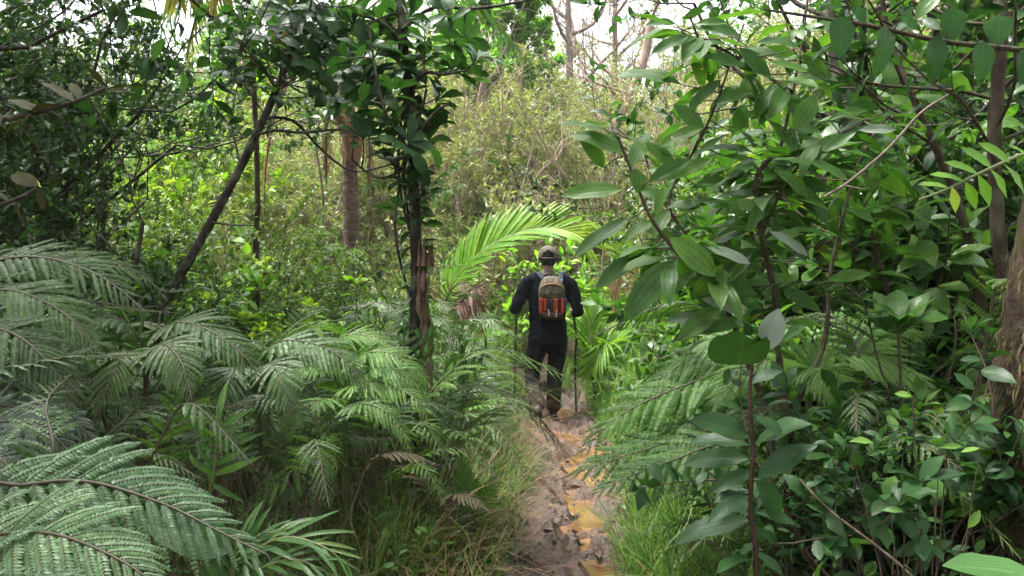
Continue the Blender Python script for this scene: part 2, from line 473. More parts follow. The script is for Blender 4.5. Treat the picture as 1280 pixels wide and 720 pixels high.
def tube(mb, pts, rad, sides=7, mat=0, r=0.5, jitter=0.0, rng=None, cap=True):
    p = np.asarray(pts, float)
    n = len(p)
    rad = np.interp(np.linspace(0, 1, n), np.linspace(0, 1, len(np.atleast_1d(rad))), np.atleast_1d(rad)) if np.ndim(rad) else np.full(n, rad)
    t = norm(np.gradient(p, axis=0))
    up = np.array([0.0, 0, 1]) if abs(t[0, 2]) < 0.9 else np.array([1.0, 0, 0])
    x = norm(np.cross(up, t[0]))
    ang = np.linspace(0, 2 * PI, sides, endpoint=False)
    V = []
    for i in range(n):
        x = x - t[i] * np.dot(x, t[i]); x = x / max(np.linalg.norm(x), 1e-9)
        y = np.cross(t[i], x)
        rr = rad[i]
        if jitter:
            rr = rad[i] * (1 + jitter * rng.uniform(-1, 1, sides))
            rr = rr[:, None]
        V.append(p[i] + rr * (np.cos(ang)[:, None] * x + np.sin(ang)[:, None] * y))
    V = np.concatenate(V)
    k = np.arange(n - 1)[:, None] * sides
    j = np.arange(sides)[None]
    j2 = (j + 1) % sides
    Q = np.stack([k + j, k + j2, k + sides + j2, k + sides + j], -1).reshape(-1, 4)
    uv = np.stack([np.tile(np.arange(sides) / sides, n), np.repeat(np.linspace(0, 1, n), sides)], 1)
    mb.add(V, quads=Q, uv=uv, r=r, mat=mat)
    if cap:
        e = (n - 1) * sides
        c0 = len(V)
        mb.n  # cap as triangle fans
        mb.add(np.vstack([p[-1:] + t[-1] * (rad[-1] * 0.3), V[e:e + sides]]), tris=[(0, 1 + a, 1 + (a + 1) % sides) for a in range(sides)], r=r, mat=mat)


# ------------------------------------------------------------------ fern frond along any curve
PINNULE = tmpl(3, 0.30, 0.33, 0.15, 0.4, cols=3, base=0.2, tip=0.02, sharp=0.95)
PINNULE_LO = diamond(0.27, 0.4, 0.1, 0.25)
PINNA_LO = tmpl(4, 0.13, 0.28, 0.2, 0.5, cols=3, base=0.2)


def frond(mb, curve, up, half_w, n_pin=22, start=0.12, n_sub=14, sub_len=0.105, droop=0.35, swept=0.95, rng=None, hi=True, mat=0, smat=1, stalk_r=0.004, prof=0.3, sub_w=1.0):
    rng = rng or RNG
    c = smooth_curve(curve, 60)
    seg = np.linalg.norm(np.diff(c, axis=0), axis=1)
    s = np.concatenate([[0], np.cumsum(seg)]); tot = s[-1]; s = s / tot
    tang = norm(np.gradient(c, axis=0))
    tube(mb, c, [stalk_r, stalk_r * 0.8, stalk_r * 0.3], 5, mat=smat)
    pos = start + (1 - start) * (np.linspace(0, 1, n_pin) ** 0.92) * 0.985
    a = math.log(0.5) / math.log(prof)
    B, D, N, L, W, R = [], [], [], [], [], []
    fr = rng.uniform(0.2, 0.8)
    for i, u in enumerate(pos):
        f = (u - start) / (1 - start)
        pl = half_w * (max(math.sin(PI * min(1, max(0.0, (0.1 + 0.9 * f)) ** a)), 0.0) ** 0.8 + 0.03)
        if pl < half_w * 0.05: continue
        for side in (-1, 1):
            uu = min(1, u + side * 0.25 * (1 - start) / n_pin)
            p0 = np.array([np.interp(uu, s, c[:, k]) for k in range(3)])
            t = norm(np.array([np.interp(uu, s, tang[:, k]) for k in range(3)]))
            upv = norm(up - t * np.dot(up, t))
            sd = np.cross(t, upv) * side
            d0 = norm(sd * math.cos(swept * 0.6 + 0.5 * f) + t * math.sin(swept * 0.6 + 0.5 * f) + upv * rng.normal(0.02, 0.10))
            plen = pl * rng.uniform(0.88, 1.08)
            if rng.random() < 0.03: continue
            m = max(5, int(n_sub * (0.45 + 0.55 * plen / half_w)))
            tt = np.linspace(0.04, 1.0, m)
            dr = droop * rng.uniform(0.6, 1.4)
            pts = p0 + d0 * plen * tt[:, None] * (1 - 0.12 * dr * tt[:, None] ** 2) + np.array([0, 0, -1.0]) * (dr * plen * tt[:, None] ** 2 * 0.8) + t * (plen * 0.12 * tt[:, None] ** 2)
            dt = norm(np.gradient(pts, axis=0))
            pn = norm(upv - dt * np.sum(dt * upv, 1, keepdims=True))
            if not hi:
                B.append(p0); D.append(norm(pts[-1] - p0)); N.append(pn[0] + rng.normal(0, .12, 3)); L.append(plen); W.append(plen * sub_w); R.append(fr + rng.uniform(-0.2, 0.2))
                continue
            tube(mb, pts[::3] if m > 8 else pts, [0.0016, 0.0006], 3, mat=smat, cap=False)
            sl = sub_len * plen * (np.sin(PI * np.clip(0.18 + 0.82 * tt, 0, 1)) ** 0.7 * 0.9 + 0.12)
            sl = np.maximum(sl, 0.06 * plen * (1.05 - tt))
            q = np.cross(dt, pn)
            for ss in (-1, 1):
                dd = norm(q * ss + dt * (0.45 + 0.3 * tt[:, None]) - pn * rng.normal(0.10, 0.10, (m, 1)))
                B.append(pts); D.append(dd); N.append(pn + rng.normal(0, 0.10, (m, 3))); L.append(sl * rng.uniform(0.85, 1.1, m))
                W.append(np.full(m, plen / m * 1.12 * sub_w)); R.append(fr + rng.uniform(-0.25, 0.25) + rng.uniform(-0.08, 0.08, m))
    if not B: return
    if hi:
        place(mb, PINNULE if hi == 2 else PINNULE_LO, np.concatenate(B), np.concatenate(D), np.concatenate(N), np.concatenate(L), np.concatenate(W) / 0.54, np.clip(np.concatenate(R), 0, 1), mat)
    else:
        place(mb, PINNA_LO, np.array(B), np.array(D), np.array(N), np.array(L), np.array(W), np.clip(np.array(R), 0, 1), mat)


LEAFLET = [tmpl(5, 0.035, 0.42, 0.55, d, cols=3, base=0.4, tip=0.04, sharp=0.6, seed=i) for i, d in enumerate((0.15, 0.35, 0.6))]


def palm_frond(mb, curve, up, len_max, n=34, start=0.22, width=1.0, angle=0.75, lift=0.25, droop=None, rng=None, mat=0, smat=1, rach=0.012, tipangle=0.25, base_len=0.55, tip_len=0.35, sag=0.0, r0=0.0, r1=1.0):
    rng = rng or RNG
    c = smooth_curve(curve, 60)
    s = np.concatenate([[0], np.cumsum(np.linalg.norm(np.diff(c, axis=0), axis=1))]); s /= s[-1]
    tang = norm(np.gradient(c, axis=0))
    tube(mb, c, [rach * 1.3, rach, rach * 0.3], 6, mat=smat)
    groups = {0: [], 1: [], 2: []}
    for i in range(n):
        f = i / (n - 1)
        u = start + (1 - start) * f * 0.995
        ln = len_max * np.interp(f, [0, 0.3, 0.7, 1], [base_len, 1, 0.9, tip_len])
        for side in (-1, 1):
            uu = min(1, u + 0.3 * side * (1 - start) / n)
            p0 = np.array([np.interp(uu, s, c[:, k]) for k in range(3)])
            t = norm(np.array([np.interp(uu, s, tang[:, k]) for k in range(3)]))
            upv = norm(up - t * np.dot(up, t))
            sd = np.cross(t, upv) * side
            a = angle * (1 - f) + tipangle * f
            d = norm(sd * math.sin(a) + t * math.cos(a) + upv * (lift * (1 - 0.4 * f)) + np.array([0, 0, -sag]) + rng.normal(0, 0.035, 3))
            k = int(rng.integers(0, 3)) if droop is None else droop
            groups[k].append((p0, d, upv * 1.0 - sd * 0.25, ln * rng.uniform(0.9, 1.06), np.clip(r0 + (r1 - r0) * (0.15 + 0.6 * f + rng.normal(0, 0.15)), 0, 1)))
    for k, g in groups.items():
        if g:
            B, D, N, L, R = map(np.array, zip(*g))
            place(mb, LEAFLET[k], B, D, N, L, L * width, R, mat)


def blades(mb, base, h, lean, width, segs=4, rng=None, curve=1.0, mat=0, rr=(0, 1)):
    """arched grass blades, real strips"""
    rng = rng or RNG
    base = np.asarray(base, float); n = len(base)
    az = rng.uniform(0, 2 * PI, n)
    dirh = np.stack([np.cos(az), np.sin(az), np.zeros(n)], 1)
    sd = np.stack([-np.sin(az + rng.normal(0, .5, n)), np.cos(az), np.zeros(n)], 1)
    h = np.broadcast_to(h, (n,)); lean = np.broadcast_to(lean, (n,))
    t = np.linspace(0, 1, segs + 1)
    V = np.zeros((n, segs + 1, 2, 3))
    bend = rng.uniform(0.3, 1.3, n) * curve
    for k, tk in enumerate(t):
        a = lean + bend * tk
        ctr = base + dirh * (h * tk * np.sin(a * 0.8))[:, None] + np.array([0, 0, 1.0]) * (h * tk * np.cos(a * 0.8))[:, None]
        w = width * (1 - tk ** 1.6) * 0.5 + 0.0004
        w = np.broadcast_to(w, (n,))
        V[:, k, 0] = ctr - sd * w[:, None]
        V[:, k, 1] = ctr + sd * w[:, None]
    m = 2 * (segs + 1)
    q = np.array([(2 * k, 2 * k + 1, 2 * k + 3, 2 * k + 2) for k in range(segs)])
    Q = (np.arange(n) * m)[:, None, None] + q[None]
    uv = np.tile(np.stack([np.tile([0, 1], segs + 1), np.repeat(t, 2)], 1), (n, 1))
    mb.add(V.reshape(-1, 3), quads=Q.reshape(-1, 4), uv=uv, r=np.repeat(rng.uniform(rr[0], rr[1], n), m), mat=mat)


# ------------------------------------------------------------------ woody growth
def grow(rng, p, d, length, rad, depth, segs, tips, wander=0.18, up=0.1, kids=(4, 5), spread=0.75, ratio=0.55, leaf_from=0.3):
    """recursive limb; segs collects tubes, tips collects twig polylines"""
    n = 6
    pts = [np.array(p, float)]
    d = norm(d)
    for i in range(n):
        d = norm(d + rng.normal(0, wander, 3) + np.array([0, 0, up]))
        pts.append(pts[-1] + d * length / n)
    pts = np.array(pts)
    segs.append((pts, rad, rad * 0.45, depth))
    if depth == 0:
        tips.append(pts)
        return
    k = rng.integers(kids[0], kids[1] + 1)
    for j in range(k):
        f = rng.uniform(leaf_from, 1.0) if j else 1.0
        i = min(n - 1, int(f * n))
        q = pts[i] + (pts[i + 1] - pts[i]) * (f * n - i)
        td = norm(pts[i + 1] - pts[i])
        rd = norm(rng.normal(0, 1, 3))
        nd_ = norm(td * (1 - spread * 0.5) + norm(rd - td * np.dot(rd, td)) * spread)
        grow(rng, q, nd_, length * ratio * rng.uniform(0.75, 1.2), max(rad * 0.5 * (1 - 0.4 * f), 0.003), depth - 1, segs, tips, wander, up, kids, spread, ratio, leaf_from)


def leaves_on(mb, T, tips, per, size, rng, upness=0.6, outward=0.7, jitter=0.35, start=0.15, mat=0, width=1.0, rr=(0, 1), cluster=False, rpow=1.0):
    B, D, N, L = [], [], [], []
    for pts in tips:
        n = max(1, int(per * rng.uniform(0.7, 1.3)))
        f = (rng.uniform(start, 1.0, n)) if not cluster else np.clip(1 - np.abs(rng.normal(0, 0.16, n)), 0, 1)
        idx = f * (len(pts) - 1)
        i = np.minimum(idx.astype(int), len(pts) - 2)
        q = pts[i] + (pts[i + 1] - pts[i]) * (idx - i)[:, None]
        t = norm(pts[i + 1] - pts[i])
        rd = rng.normal(0, 1, (n, 3))
        rd = norm(rd - t * np.sum(rd * t, 1, keepdims=True))
        d = norm(t * (1 - outward) + rd * outward + rng.normal(0, jitter * 0.4, (n, 3)) + np.array([0, 0, 0.1]))
        N.append(norm(np.array([0, 0, 1.0]) * upness + t * 0.2 + rng.normal(0, jitter, (n, 3))))
        B.append(q); D.append(d); L.append(size * rng.uniform(0.6, 1.15, n))
    B, D, N, L = map(np.concatenate, (B, D, N, L))
    k = rng.integers(0, len(T), len(B)) if isinstance(T, list) else None
    R = rr[0] + (rr[1] - rr[0]) * rng.uniform(0, 1, len(B)) ** rpow
    if k is None:
        place(mb, T, B, D, N, L, L * width, R, mat)
    else:
        for j, tt in enumerate(T):
            s = k == j
            place(mb, tt, B[s], D[s], N[s], L[s], L[s] * width, R[s], mat)


def wood(mb, segs, mat=0, rng=None, minr=0.0022):
    for pts, r0, r1, d in segs:
        tube(mb, pts, [max(r0, minr), max(r1, minr * 0.8)], 4 if r0 < 0.012 else (6 if r0 < 0.04 else 9), mat=mat, cap=False)


SM = [diamond(0.24, 0.45, 0.3, 0.1), diamond(0.2, 0.5, 0.15, 0.35)]
NARROW = [diamond(0.12, 0.4, 0.3, 0.2), diamond(0.1, 0.4, 0.2, 0.5)]
MED = [tmpl(4, 0.22, 0.5, 0.25, d, cols=3, wave=0.1, seed=i) for i, d in enumerate((0.1, 0.35, 0.6))]
OBOV = [tmpl(5, 0.21, 0.62, 0.22, d, cols=3, wave=0.12, seed=i) for i, d in enumerate((0.1, 0.35, 0.7))]
BIG = [tmpl(8, 0.20, 0.47, 0.20, d, cols=5, wave=0.12, seed=i, sharp=0.85) for i, d in enumerate((0.15, 0.4, 0.7))]
WIDE = [tmpl(7, 0.30, 0.42, 0.15, d, cols=5, wave=0.1, seed=i, sharp=0.8) for i, d in enumerate((0.2, 0.45))]
HANG = tmpl(8, 0.2, 0.36, 0.2, 0.2, cols=5, wave=0.08, seed=3, sharp=0.75, tip=0.01)

# =================================================================== world, sun, camera
w = bpy.data.worlds.new("World")
SC.world = w
w.use_nodes = True
wn = w.node_tree
bg = wn.nodes.get('Background') or wn.nodes.new('ShaderNodeBackground')
sky = wn.nodes.new('ShaderNodeTexSky')
sky.sky_type = 'NISHITA'
sky.sun_disc = False
SUN_EL, SUN_AZ = math.radians(72), math.radians(285)     # azimuth from +Y towards +X
sky.sun_elevation = SUN_EL
sky.sun_rotation = SUN_AZ
sky.dust_density = 6.0
sky.ozone_density = 1.0
hs = wn.nodes.new('ShaderNodeHueSaturation')            # the overcast: nearly all the blue gone
hs.inputs['Saturation'].default_value = 0.22
wn.links.new(sky.outputs[0], hs.inputs['Color'])
wn.links.new(hs.outputs[0], bg.inputs['Color'])
bg.inputs['Strength'].default_value = 0.11
sl = bpy.data.lights.new('sun', 'SUN')
sl.energy = 1.5
sl.angle = math.radians(14)
sl.color = (1.0, 0.97, 0.92)
so = link('sun', sl)
sd = Vector((math.sin(SUN_AZ) * math.cos(SUN_EL), math.cos(SUN_AZ) * math.cos(SUN_EL), math.sin(SUN_EL)))
so.rotation_euler = sd.to_track_quat('Z', 'Y').to_euler()
so.location = (0, 0, 30)

cam = bpy.data.cameras.new('camera')
cam.sensor_width = 36
cam.lens = 36 * F / 1280
cam.clip_start = 0.05
cam.clip_end = 600
co = link('camera', cam)
co.location = (0, 0, CAMZ)
co.rotation_euler = (PI / 2 - PITCH, 0, 0)
SC.camera = co
SC.view_settings.view_transform = 'Standard'
SC.view_settings.look = 'None'
SC.view_settings.exposure = EXPOSURE
SC.view_settings.gamma = 1
cy = SC.cycles
cy.max_bounces = 6
cy.diffuse_bounces = 3
cy.glossy_bounces = 2
cy.transmission_bounces = 4
cy.transparent_max_bounces = 4
cy.caustics_reflective = False
cy.caustics_refractive = False
cy.use_adaptive_sampling = True
cy.adaptive_threshold = 0.02
cy.use_denoising = True
try:
    cy.denoiser = 'OPENIMAGEDENOISE'
    cy.denoising_prefilter = 'ACCURATE'
except Exception:
    pass


# =================================================================== ground, mud, puddles
def vnoise(x, y, seed=0):
    x = np.asarray(x, float); y = np.asarray(y, float)
    xi = np.floor(x).astype(int); yi = np.floor(y).astype(int)
    fx = x - xi; fy = y - yi
    fx = fx * fx * (3 - 2 * fx); fy = fy * fy * (3 - 2 * fy)
    def h(a, b):
        n = (a * 374761393 + b * 668265263 + seed * 1442695) & 0x7fffffff
        n = ((n ^ (n >> 13)) * 1274126177) & 0x7fffffff
        return ((n ^ (n >> 16)) & 0xffff) / 65535.0
    return (h(xi, yi) * (1 - fx) + h(xi + 1, yi) * fx) * (1 - fy) + (h(xi, yi + 1) * (1 - fx) + h(xi + 1, yi + 1) * fx) * fy


def grid_mb(X, Y, Z):
    ny, nx = X.shape
    mb = MB()
    i = np.arange(ny - 1)[:, None] * nx + np.arange(nx - 1)[None]
    Q = np.stack([i, i + 1, i + nx + 1, i + nx], -1).reshape(-1, 4)
    mb.add(np.stack([X, Y, Z], -1).reshape(-1, 3), quads=Q)
    return mb


def soil_mat():
    m, nt, out = new_mat('forest_soil')
    tc = nt.nodes.new('ShaderNodeTexCoord')
    n1 = nd(nt, 'ShaderNodeTexNoise', Scale=3.0, Detail=8.0)
    n2 = nd(nt, 'ShaderNodeTexNoise', Scale=45.0, Detail=5.0)
    for n in (n1, n2): nt.links.new(tc.outputs['Object'], n.inputs['Vector'])
    a = ramp(nt, [(0.35, (0.035, 0.026, 0.018)), (0.55, (0.075, 0.055, 0.035)), (0.7, (0.055, 0.065, 0.025))], n1.outputs[0])
    b = ramp(nt, [(0.3, (0.6, 0.6, 0.6)), (0.7, (1.5, 1.4, 1.3))], n2.outputs[0])
    pr = nd(nt, 'ShaderNodeBsdfPrincipled', Roughness=0.85)
    nt.links.new(mixrgb(nt, 'MULTIPLY', 1.0, a.outputs[0], b.outputs[0]), pr.inputs['Base Color'])
    bp = nd(nt, 'ShaderNodeBump', Strength=0.6, Distance=0.03)
    nt.links.new(n2.outputs[0], bp.inputs['Height']); nt.links.new(bp.outputs[0], pr.inputs['Normal'])
    nt.links.new(pr.outputs[0], out.inputs[0])
    return m


def mud_mat():
    m, nt, out = new_mat('wet_mud')
    tc = nt.nodes.new('ShaderNodeTexCoord')
    n1 = nd(nt, 'ShaderNodeTexNoise', Scale=6.0, Detail=8.0, Roughness=0.65)
    n2 = nd(nt, 'ShaderNodeTexNoise', Scale=60.0, Detail=5.0)
    for n in (n1, n2): nt.links.new(tc.outputs['Object'], n.inputs['Vector'])
    a = ramp(nt, [(0.33, (0.022, 0.012, 0.008)), (0.5, (0.062, 0.034, 0.021)), (0.74, (0.14, 0.082, 0.050))], n1.outputs[0])
    b = ramp(nt, [(0.3, (0.75, 0.75, 0.75)), (0.7, (1.25, 1.25, 1.25))], n2.outputs[0])
    pr = nd(nt, 'ShaderNodeBsdfPrincipled', Roughness=0.42)
    nt.links.new(mixrgb(nt, 'MULTIPLY', 1.0, a.outputs[0], b.outputs[0]), pr.inputs['Base Color'])
    rr = ramp(nt, [(0.35, (0.42,) * 3), (0.65, (0.8,) * 3)], n1.outputs[0])
    nt.links.new(rr.outputs[0], pr.inputs['Roughness'])
    bp = nd(nt, 'ShaderNodeBump', Strength=0.8, Distance=0.02)
    nt.links.new(n2.outputs[0], bp.inputs['Height']); nt.links.new(bp.outputs[0], pr.inputs['Normal'])
    nt.links.new(pr.outputs[0], out.inputs[0])
    return m


def puddle_mat():
    m, nt, out = new_mat('muddy_water')
    tc = nt.nodes.new('ShaderNodeTexCoord')
    n1 = nd(nt, 'ShaderNodeTexNoise', Scale=7.0, Detail=6.0)
    nt.links.new(tc.outputs['Object'], n1.inputs['Vector'])
    a = ramp(nt, [(0.35, (0.105, 0.054, 0.027)), (0.5, (0.155, 0.083, 0.038)), (0.65, (0.20, 0.118, 0.06))], n1.outputs[0])
    pr = nd(nt, 'ShaderNodeBsdfPrincipled', Roughness=0.04)
    nt.links.new(a.outputs[0], pr.inputs['Base Color'])
    n2 = nd(nt, 'ShaderNodeTexNoise', Scale=20.0, Detail=2.0)
    nt.links.new(tc.outputs['Object'], n2.inputs['Vector'])
    bp = nd(nt, 'ShaderNodeBump', Strength=0.06, Distance=0.01)
    nt.links.new(n2.outputs[0], bp.inputs['Height']); nt.links.new(bp.outputs[0], pr.inputs['Normal'])
    nt.links.new(pr.outputs[0], out.inputs[0])
    return m


gx = np.unique(np.concatenate([np.linspace(-8, 8, 129), np.sign(np.linspace(-1, 1, 61)) * (8 + 172 * np.abs(np.linspace(-1, 1, 61)) ** 2.2)]))
gy = np.unique(np.concatenate([np.linspace(-4, 26, 200), -4 - 40 * np.linspace(0, 1, 12) ** 1.5, 26 + 260 * np.linspace(0, 1, 40) ** 1.6]))
GX, GY = np.meshgrid(gx, gy)
tag(grid_mb(GX, GY, ground_h(GX, GY)).build('ground', soil_mat()), kind='structure')


def hill(y):
    return np.where(np.asarray(y) > 10, (1 - np.exp(-np.clip(np.asarray(y) - 10, 0, None) / 26.0)) * 5.6, 0)


yy = np.linspace(-3, 15, 620)
uu = np.linspace(-1, 1, 64)
U, YY = np.meshgrid(uu, yy)
XX = path_x(YY) + U * (path_w(YY) + 0.13)


def mud_z(x, y):
    u = x - path_x(y)
    n = (vnoise(x * 3.1, y * 2.3, 1) - 0.5) * 0.10 + (vnoise(x * 8, y * 6.0, 2) - 0.5) * 0.12 + (vnoise(x * 19, y * 16, 3) - 0.5) * 0.060 + (vnoise(x * 45, y * 41, 4) - 0.5) * 0.026
    wind = 0.10 * np.sin(y * 1.7 + 0.4)
    z = n - 0.055 * np.exp(-((u - wind - 0.07) / 0.17) ** 2) + 0.035 * np.clip(-u, 0, 0.4) / 0.4 + 0.012
    for k in range(34):                                   # boot prints trodden along the track
        fy = 3.3 + k * 0.235; fx = np.interp(fy, PATH_Y, PATH_X) + (0.085 if k % 2 else -0.085) + 0.05 * math.sin(k * 2.7); ca = 0.25 * math.sin(k * 1.9)
        dx = (x - fx) * math.cos(ca) - (y - fy) * math.sin(ca); dy = (x - fx) * math.sin(ca) + (y - fy) * math.cos(ca)
        q = (dx / (0.052 - 0.010 * np.tanh(-dy * 14))) ** 2 + (dy / 0.145) ** 2
        z = z - 0.040 * np.exp(-q ** 2) + 0.014 * np.exp(-((np.sqrt(q) - 1.25) / 0.2) ** 2)
    return z + hill(y)


ZZ = mud_z(XX, YY) - 0.12 * sstep(0.86, 1.0, np.abs(U))
MUDM = mud_mat()
tag(grid_mb(XX, YY, ZZ).build('mud_path', MUDM), kind='structure')
yp = np.linspace(-3, 9.9, 160); up_ = np.linspace(-0.36, 0.42, 20)
UP, YP = np.meshgrid(up_, yp)
tag(grid_mb(path_x(YP) + UP, YP, np.full_like(UP, -0.030)).build('puddle_water', puddle_mat()), kind='structure')

# =================================================================== fern prototypes
def canon(kind, rng):
    b = rng.normal(0, 0.09)
    if kind == 'arch':
        p = [(0, 0, 0), (b * .2, 0.06, 0.34), (b * .5, 0.19, 0.58), (b, 0.40, 0.67), (b * 2.2, 0.66, 0.56)]
    elif kind == 'tall':
        p = [(0, 0, 0), (b * .2, 0.04, 0.5), (b * .5, 0.10, 0.82), (b, 0.25, 0.97), (b * 2.2, 0.50, 0.93)]
    else:  # upright shuttlecock
        p = [(0, 0, 0), (b * .2, 0.06, 0.28), (b * .5, 0.18, 0.58), (b, 0.36, 0.84), (b * 1.8, 0.60, 0.98)]
    return np.array(p) + np.concatenate([np.zeros((1, 3)), rng.normal(0, 0.02, (4, 3))])


def frond_set(name, kind, n, seed, mats, **kw):
    out = []
    for i in range(n):
        rng = np.random.default_rng(seed + i)
        c = canon(kind, rng)
        mb = MB()
        a = dict(half_w=0.125, n_pin=18, start={'arch': 0.40, 'tall': 0.62}.get(kind, 0.16), n_sub=13, droop=0.35, rng=rng, hi=1, stalk_r=0.0045)
        a.update(kw)
        frond(mb, c, np.array([0, -0.45, 1.0]), **a)
        out.append(mb.mesh('frond', mats))
    return out


FS = {}
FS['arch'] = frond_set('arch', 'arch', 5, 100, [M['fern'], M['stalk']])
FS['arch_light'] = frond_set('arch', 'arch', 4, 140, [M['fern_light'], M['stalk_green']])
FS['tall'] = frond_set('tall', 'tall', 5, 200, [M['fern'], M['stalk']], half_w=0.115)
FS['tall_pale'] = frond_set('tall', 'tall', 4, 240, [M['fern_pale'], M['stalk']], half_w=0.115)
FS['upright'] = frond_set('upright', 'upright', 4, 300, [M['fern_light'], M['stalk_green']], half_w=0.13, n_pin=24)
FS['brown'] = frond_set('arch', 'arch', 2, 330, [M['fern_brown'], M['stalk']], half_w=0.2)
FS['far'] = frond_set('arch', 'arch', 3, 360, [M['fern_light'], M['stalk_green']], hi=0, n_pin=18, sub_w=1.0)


def make_fern(loc, sc, nfr, sets, label, group=None, rng=None, az=None, tilt=0.15, cat='fern', spread=2 * PI):
    rng = rng or RNG
    loc = np.array([loc[0], loc[1], ground_h(loc[0], loc[1]) - 0.02 if len(loc) < 3 else loc[2]])
    t = thing('fern', label, cat, loc, group)
    a0 = rng.uniform(0, 2 * PI) if az is None else az
    for k in range(nfr):
        s = sets[rng.integers(0, len(sets))]
        me = FS[s][rng.integers(0, len(FS[s]))]
        o = link('frond', me, t)
        ang = a0 + (spread * (k + rng.uniform(-0.3, 0.3)) / nfr if az is None else rng.uniform(-spread / 2, spread / 2))
        q = Quaternion((0, 0, 1), ang) @ Quaternion((1, 0, 0), rng.normal(-0.05, tilt)) @ Quaternion((0, 1, 0), rng.normal(0, 0.12))
        o.rotation_mode = 'QUATERNION'
        o.rotation_quaternion = q
        s_ = sc * rng.uniform(0.62, 1.1)
        o.scale = (s_ * rng.choice([-1, 1]), s_, s_)
    return t


# =================================================================== shrub and tree prototypes
def shrub_proto(seed, h, stems, depth, T, size, per, fol, bark, kids=(4, 5), spread=0.75, base_r=0.02, lean=0.35, upness=0.6, outward=0.6, width=1.0, ratio=0.5, leaf_from=0.3, start=0.1, up=0.1, cluster=False, wander=0.16, rr=(0, 1), base_spread=0.25):
    rng = np.random.default_rng(seed)
    segs, tips = [], []
    for i in range(stems):
        a = 2 * PI * i / stems + rng.uniform(-0.5, 0.5)
        d = np.array([math.cos(a) * lean, math.sin(a) * lean, 1.0]) * [rng.uniform(0.5, 1.3), rng.uniform(0.5, 1.3), 1]
        p = np.array([math.cos(a), math.sin(a), 0]) * base_spread * h * 0.2 * rng.uniform(0.3, 1)
        grow(rng, p, d, h * rng.uniform(0.6, 0.9), base_r * rng.uniform(0.7, 1.2), depth, segs, tips, kids=kids, spread=spread, ratio=ratio, leaf_from=leaf_from, up=up, wander=wander)
    A, B = MB(), MB()
    wood(A, segs)
    leaves_on(B, T, tips, per, size, rng, upness=upness, outward=outward, start=start, width=width, cluster=cluster, rr=rr)
    zs = np.concatenate(B.v)[:, 2]
    return A.mesh('stems', bark), B.mesh('foliage', fol), float(np.percentile(zs, 97))


SH = {}
def proto(key, n, seed, *a, **k):
    SH[key] = [shrub_proto(seed + i, *a, **k) for i in range(n)]


proto('thicket', 3, 400, 3.2, 8, 2, NARROW, 0.115, 30, M['thicket'], M['bark_pink'], kids=(4, 6), lean=0.4, base_r=0.022, ratio=0.42, up=0.16, upness=0.3)
proto('thicket_low', 2, 415, 1.5, 8, 1, NARROW, 0.10, 26, M['thicket'], M['bark_pink'], kids=(5, 7), lean=0.5, base_r=0.012, ratio=0.45, up=0.14, upness=0.3)
proto('thicket_rust', 2, 420, 3.2, 7, 2, NARROW, 0.10, 18, M['rusty'], M['bark_pink'], kids=(4, 6), lean=0.4, base_r=0.022, ratio=0.42, up=0.16, upness=0.3)
proto('thicket_green', 3, 440, 2.6, 7, 2, SM, 0.085, 30, M['thicket_green'], M['twig'], kids=(4, 6), lean=0.5, base_r=0.02, ratio=0.45, up=0.12)
proto('lime', 2, 460, 1.5, 8, 1, OBOV, 0.13, 16, M['lime_leaf'], M['twig'], kids=(4, 5), lean=0.5, base_r=0.014, ratio=0.4, cluster=True, upness=0.8)
proto('small_mid', 3, 480, 1.8, 7, 2, SM, 0.065, 24, M['small_mid'], M['twig'], kids=(4, 6), lean=0.5, base_r=0.016, ratio=0.45)
proto('lime_small', 2, 470, 1.8, 7, 2, SM, 0.075, 22, M['lime_leaf'], M['twig'], kids=(4, 6), lean=0.5, base_r=0.016, ratio=0.45)
proto('mid', 3, 500, 1.6, 6, 1, MED, 0.13, 16, M['mid_leaf'], M['twig'], kids=(5, 7), lean=0.5, base_r=0.013, ratio=0.45, upness=0.7)
proto('dark', 4, 520, 2.4, 5, 2, MED, 0.125, 8, M['dark_leaf'], M['bark_dark'], kids=(4, 5), lean=0.45, base_r=0.02, ratio=0.45, upness=0.6)
proto('dark_green', 3, 540, 2.4, 5, 2, BIG, 0.17, 5, M['mela'], M['bark_brown'], kids=(4, 5), lean=0.45, base_r=0.02, ratio=0.45, upness=0.5)
proto('ribbed', 3, 610, 2.3, 6, 2, BIG, 0.19, 6, M['mela'], M['bark_brown'], kids=(4, 5), lean=0.45, base_r=0.016, ratio=0.42, upness=0.55)
proto('dark_small', 3, 560, 2.6, 4, 3, SM, 0.065, 18, M['small_dark'], M['bark_dark'], kids=(3, 5), lean=0.45, base_r=0.025, ratio=0.5)
proto('low_herb', 4, 580, 0.42, 5, 1, MED, 0.085, 6, M['herb'], M['stalk_green'], kids=(2, 3), lean=0.6, base_r=0.004, ratio=0.5, upness=0.8)
proto('bright', 2, 600, 1.2, 7, 1, MED, 0.12, 14, M['bright_leaf'], M['stalk_green'], kids=(4, 5), lean=0.5, base_r=0.01, ratio=0.45, upness=0.7)


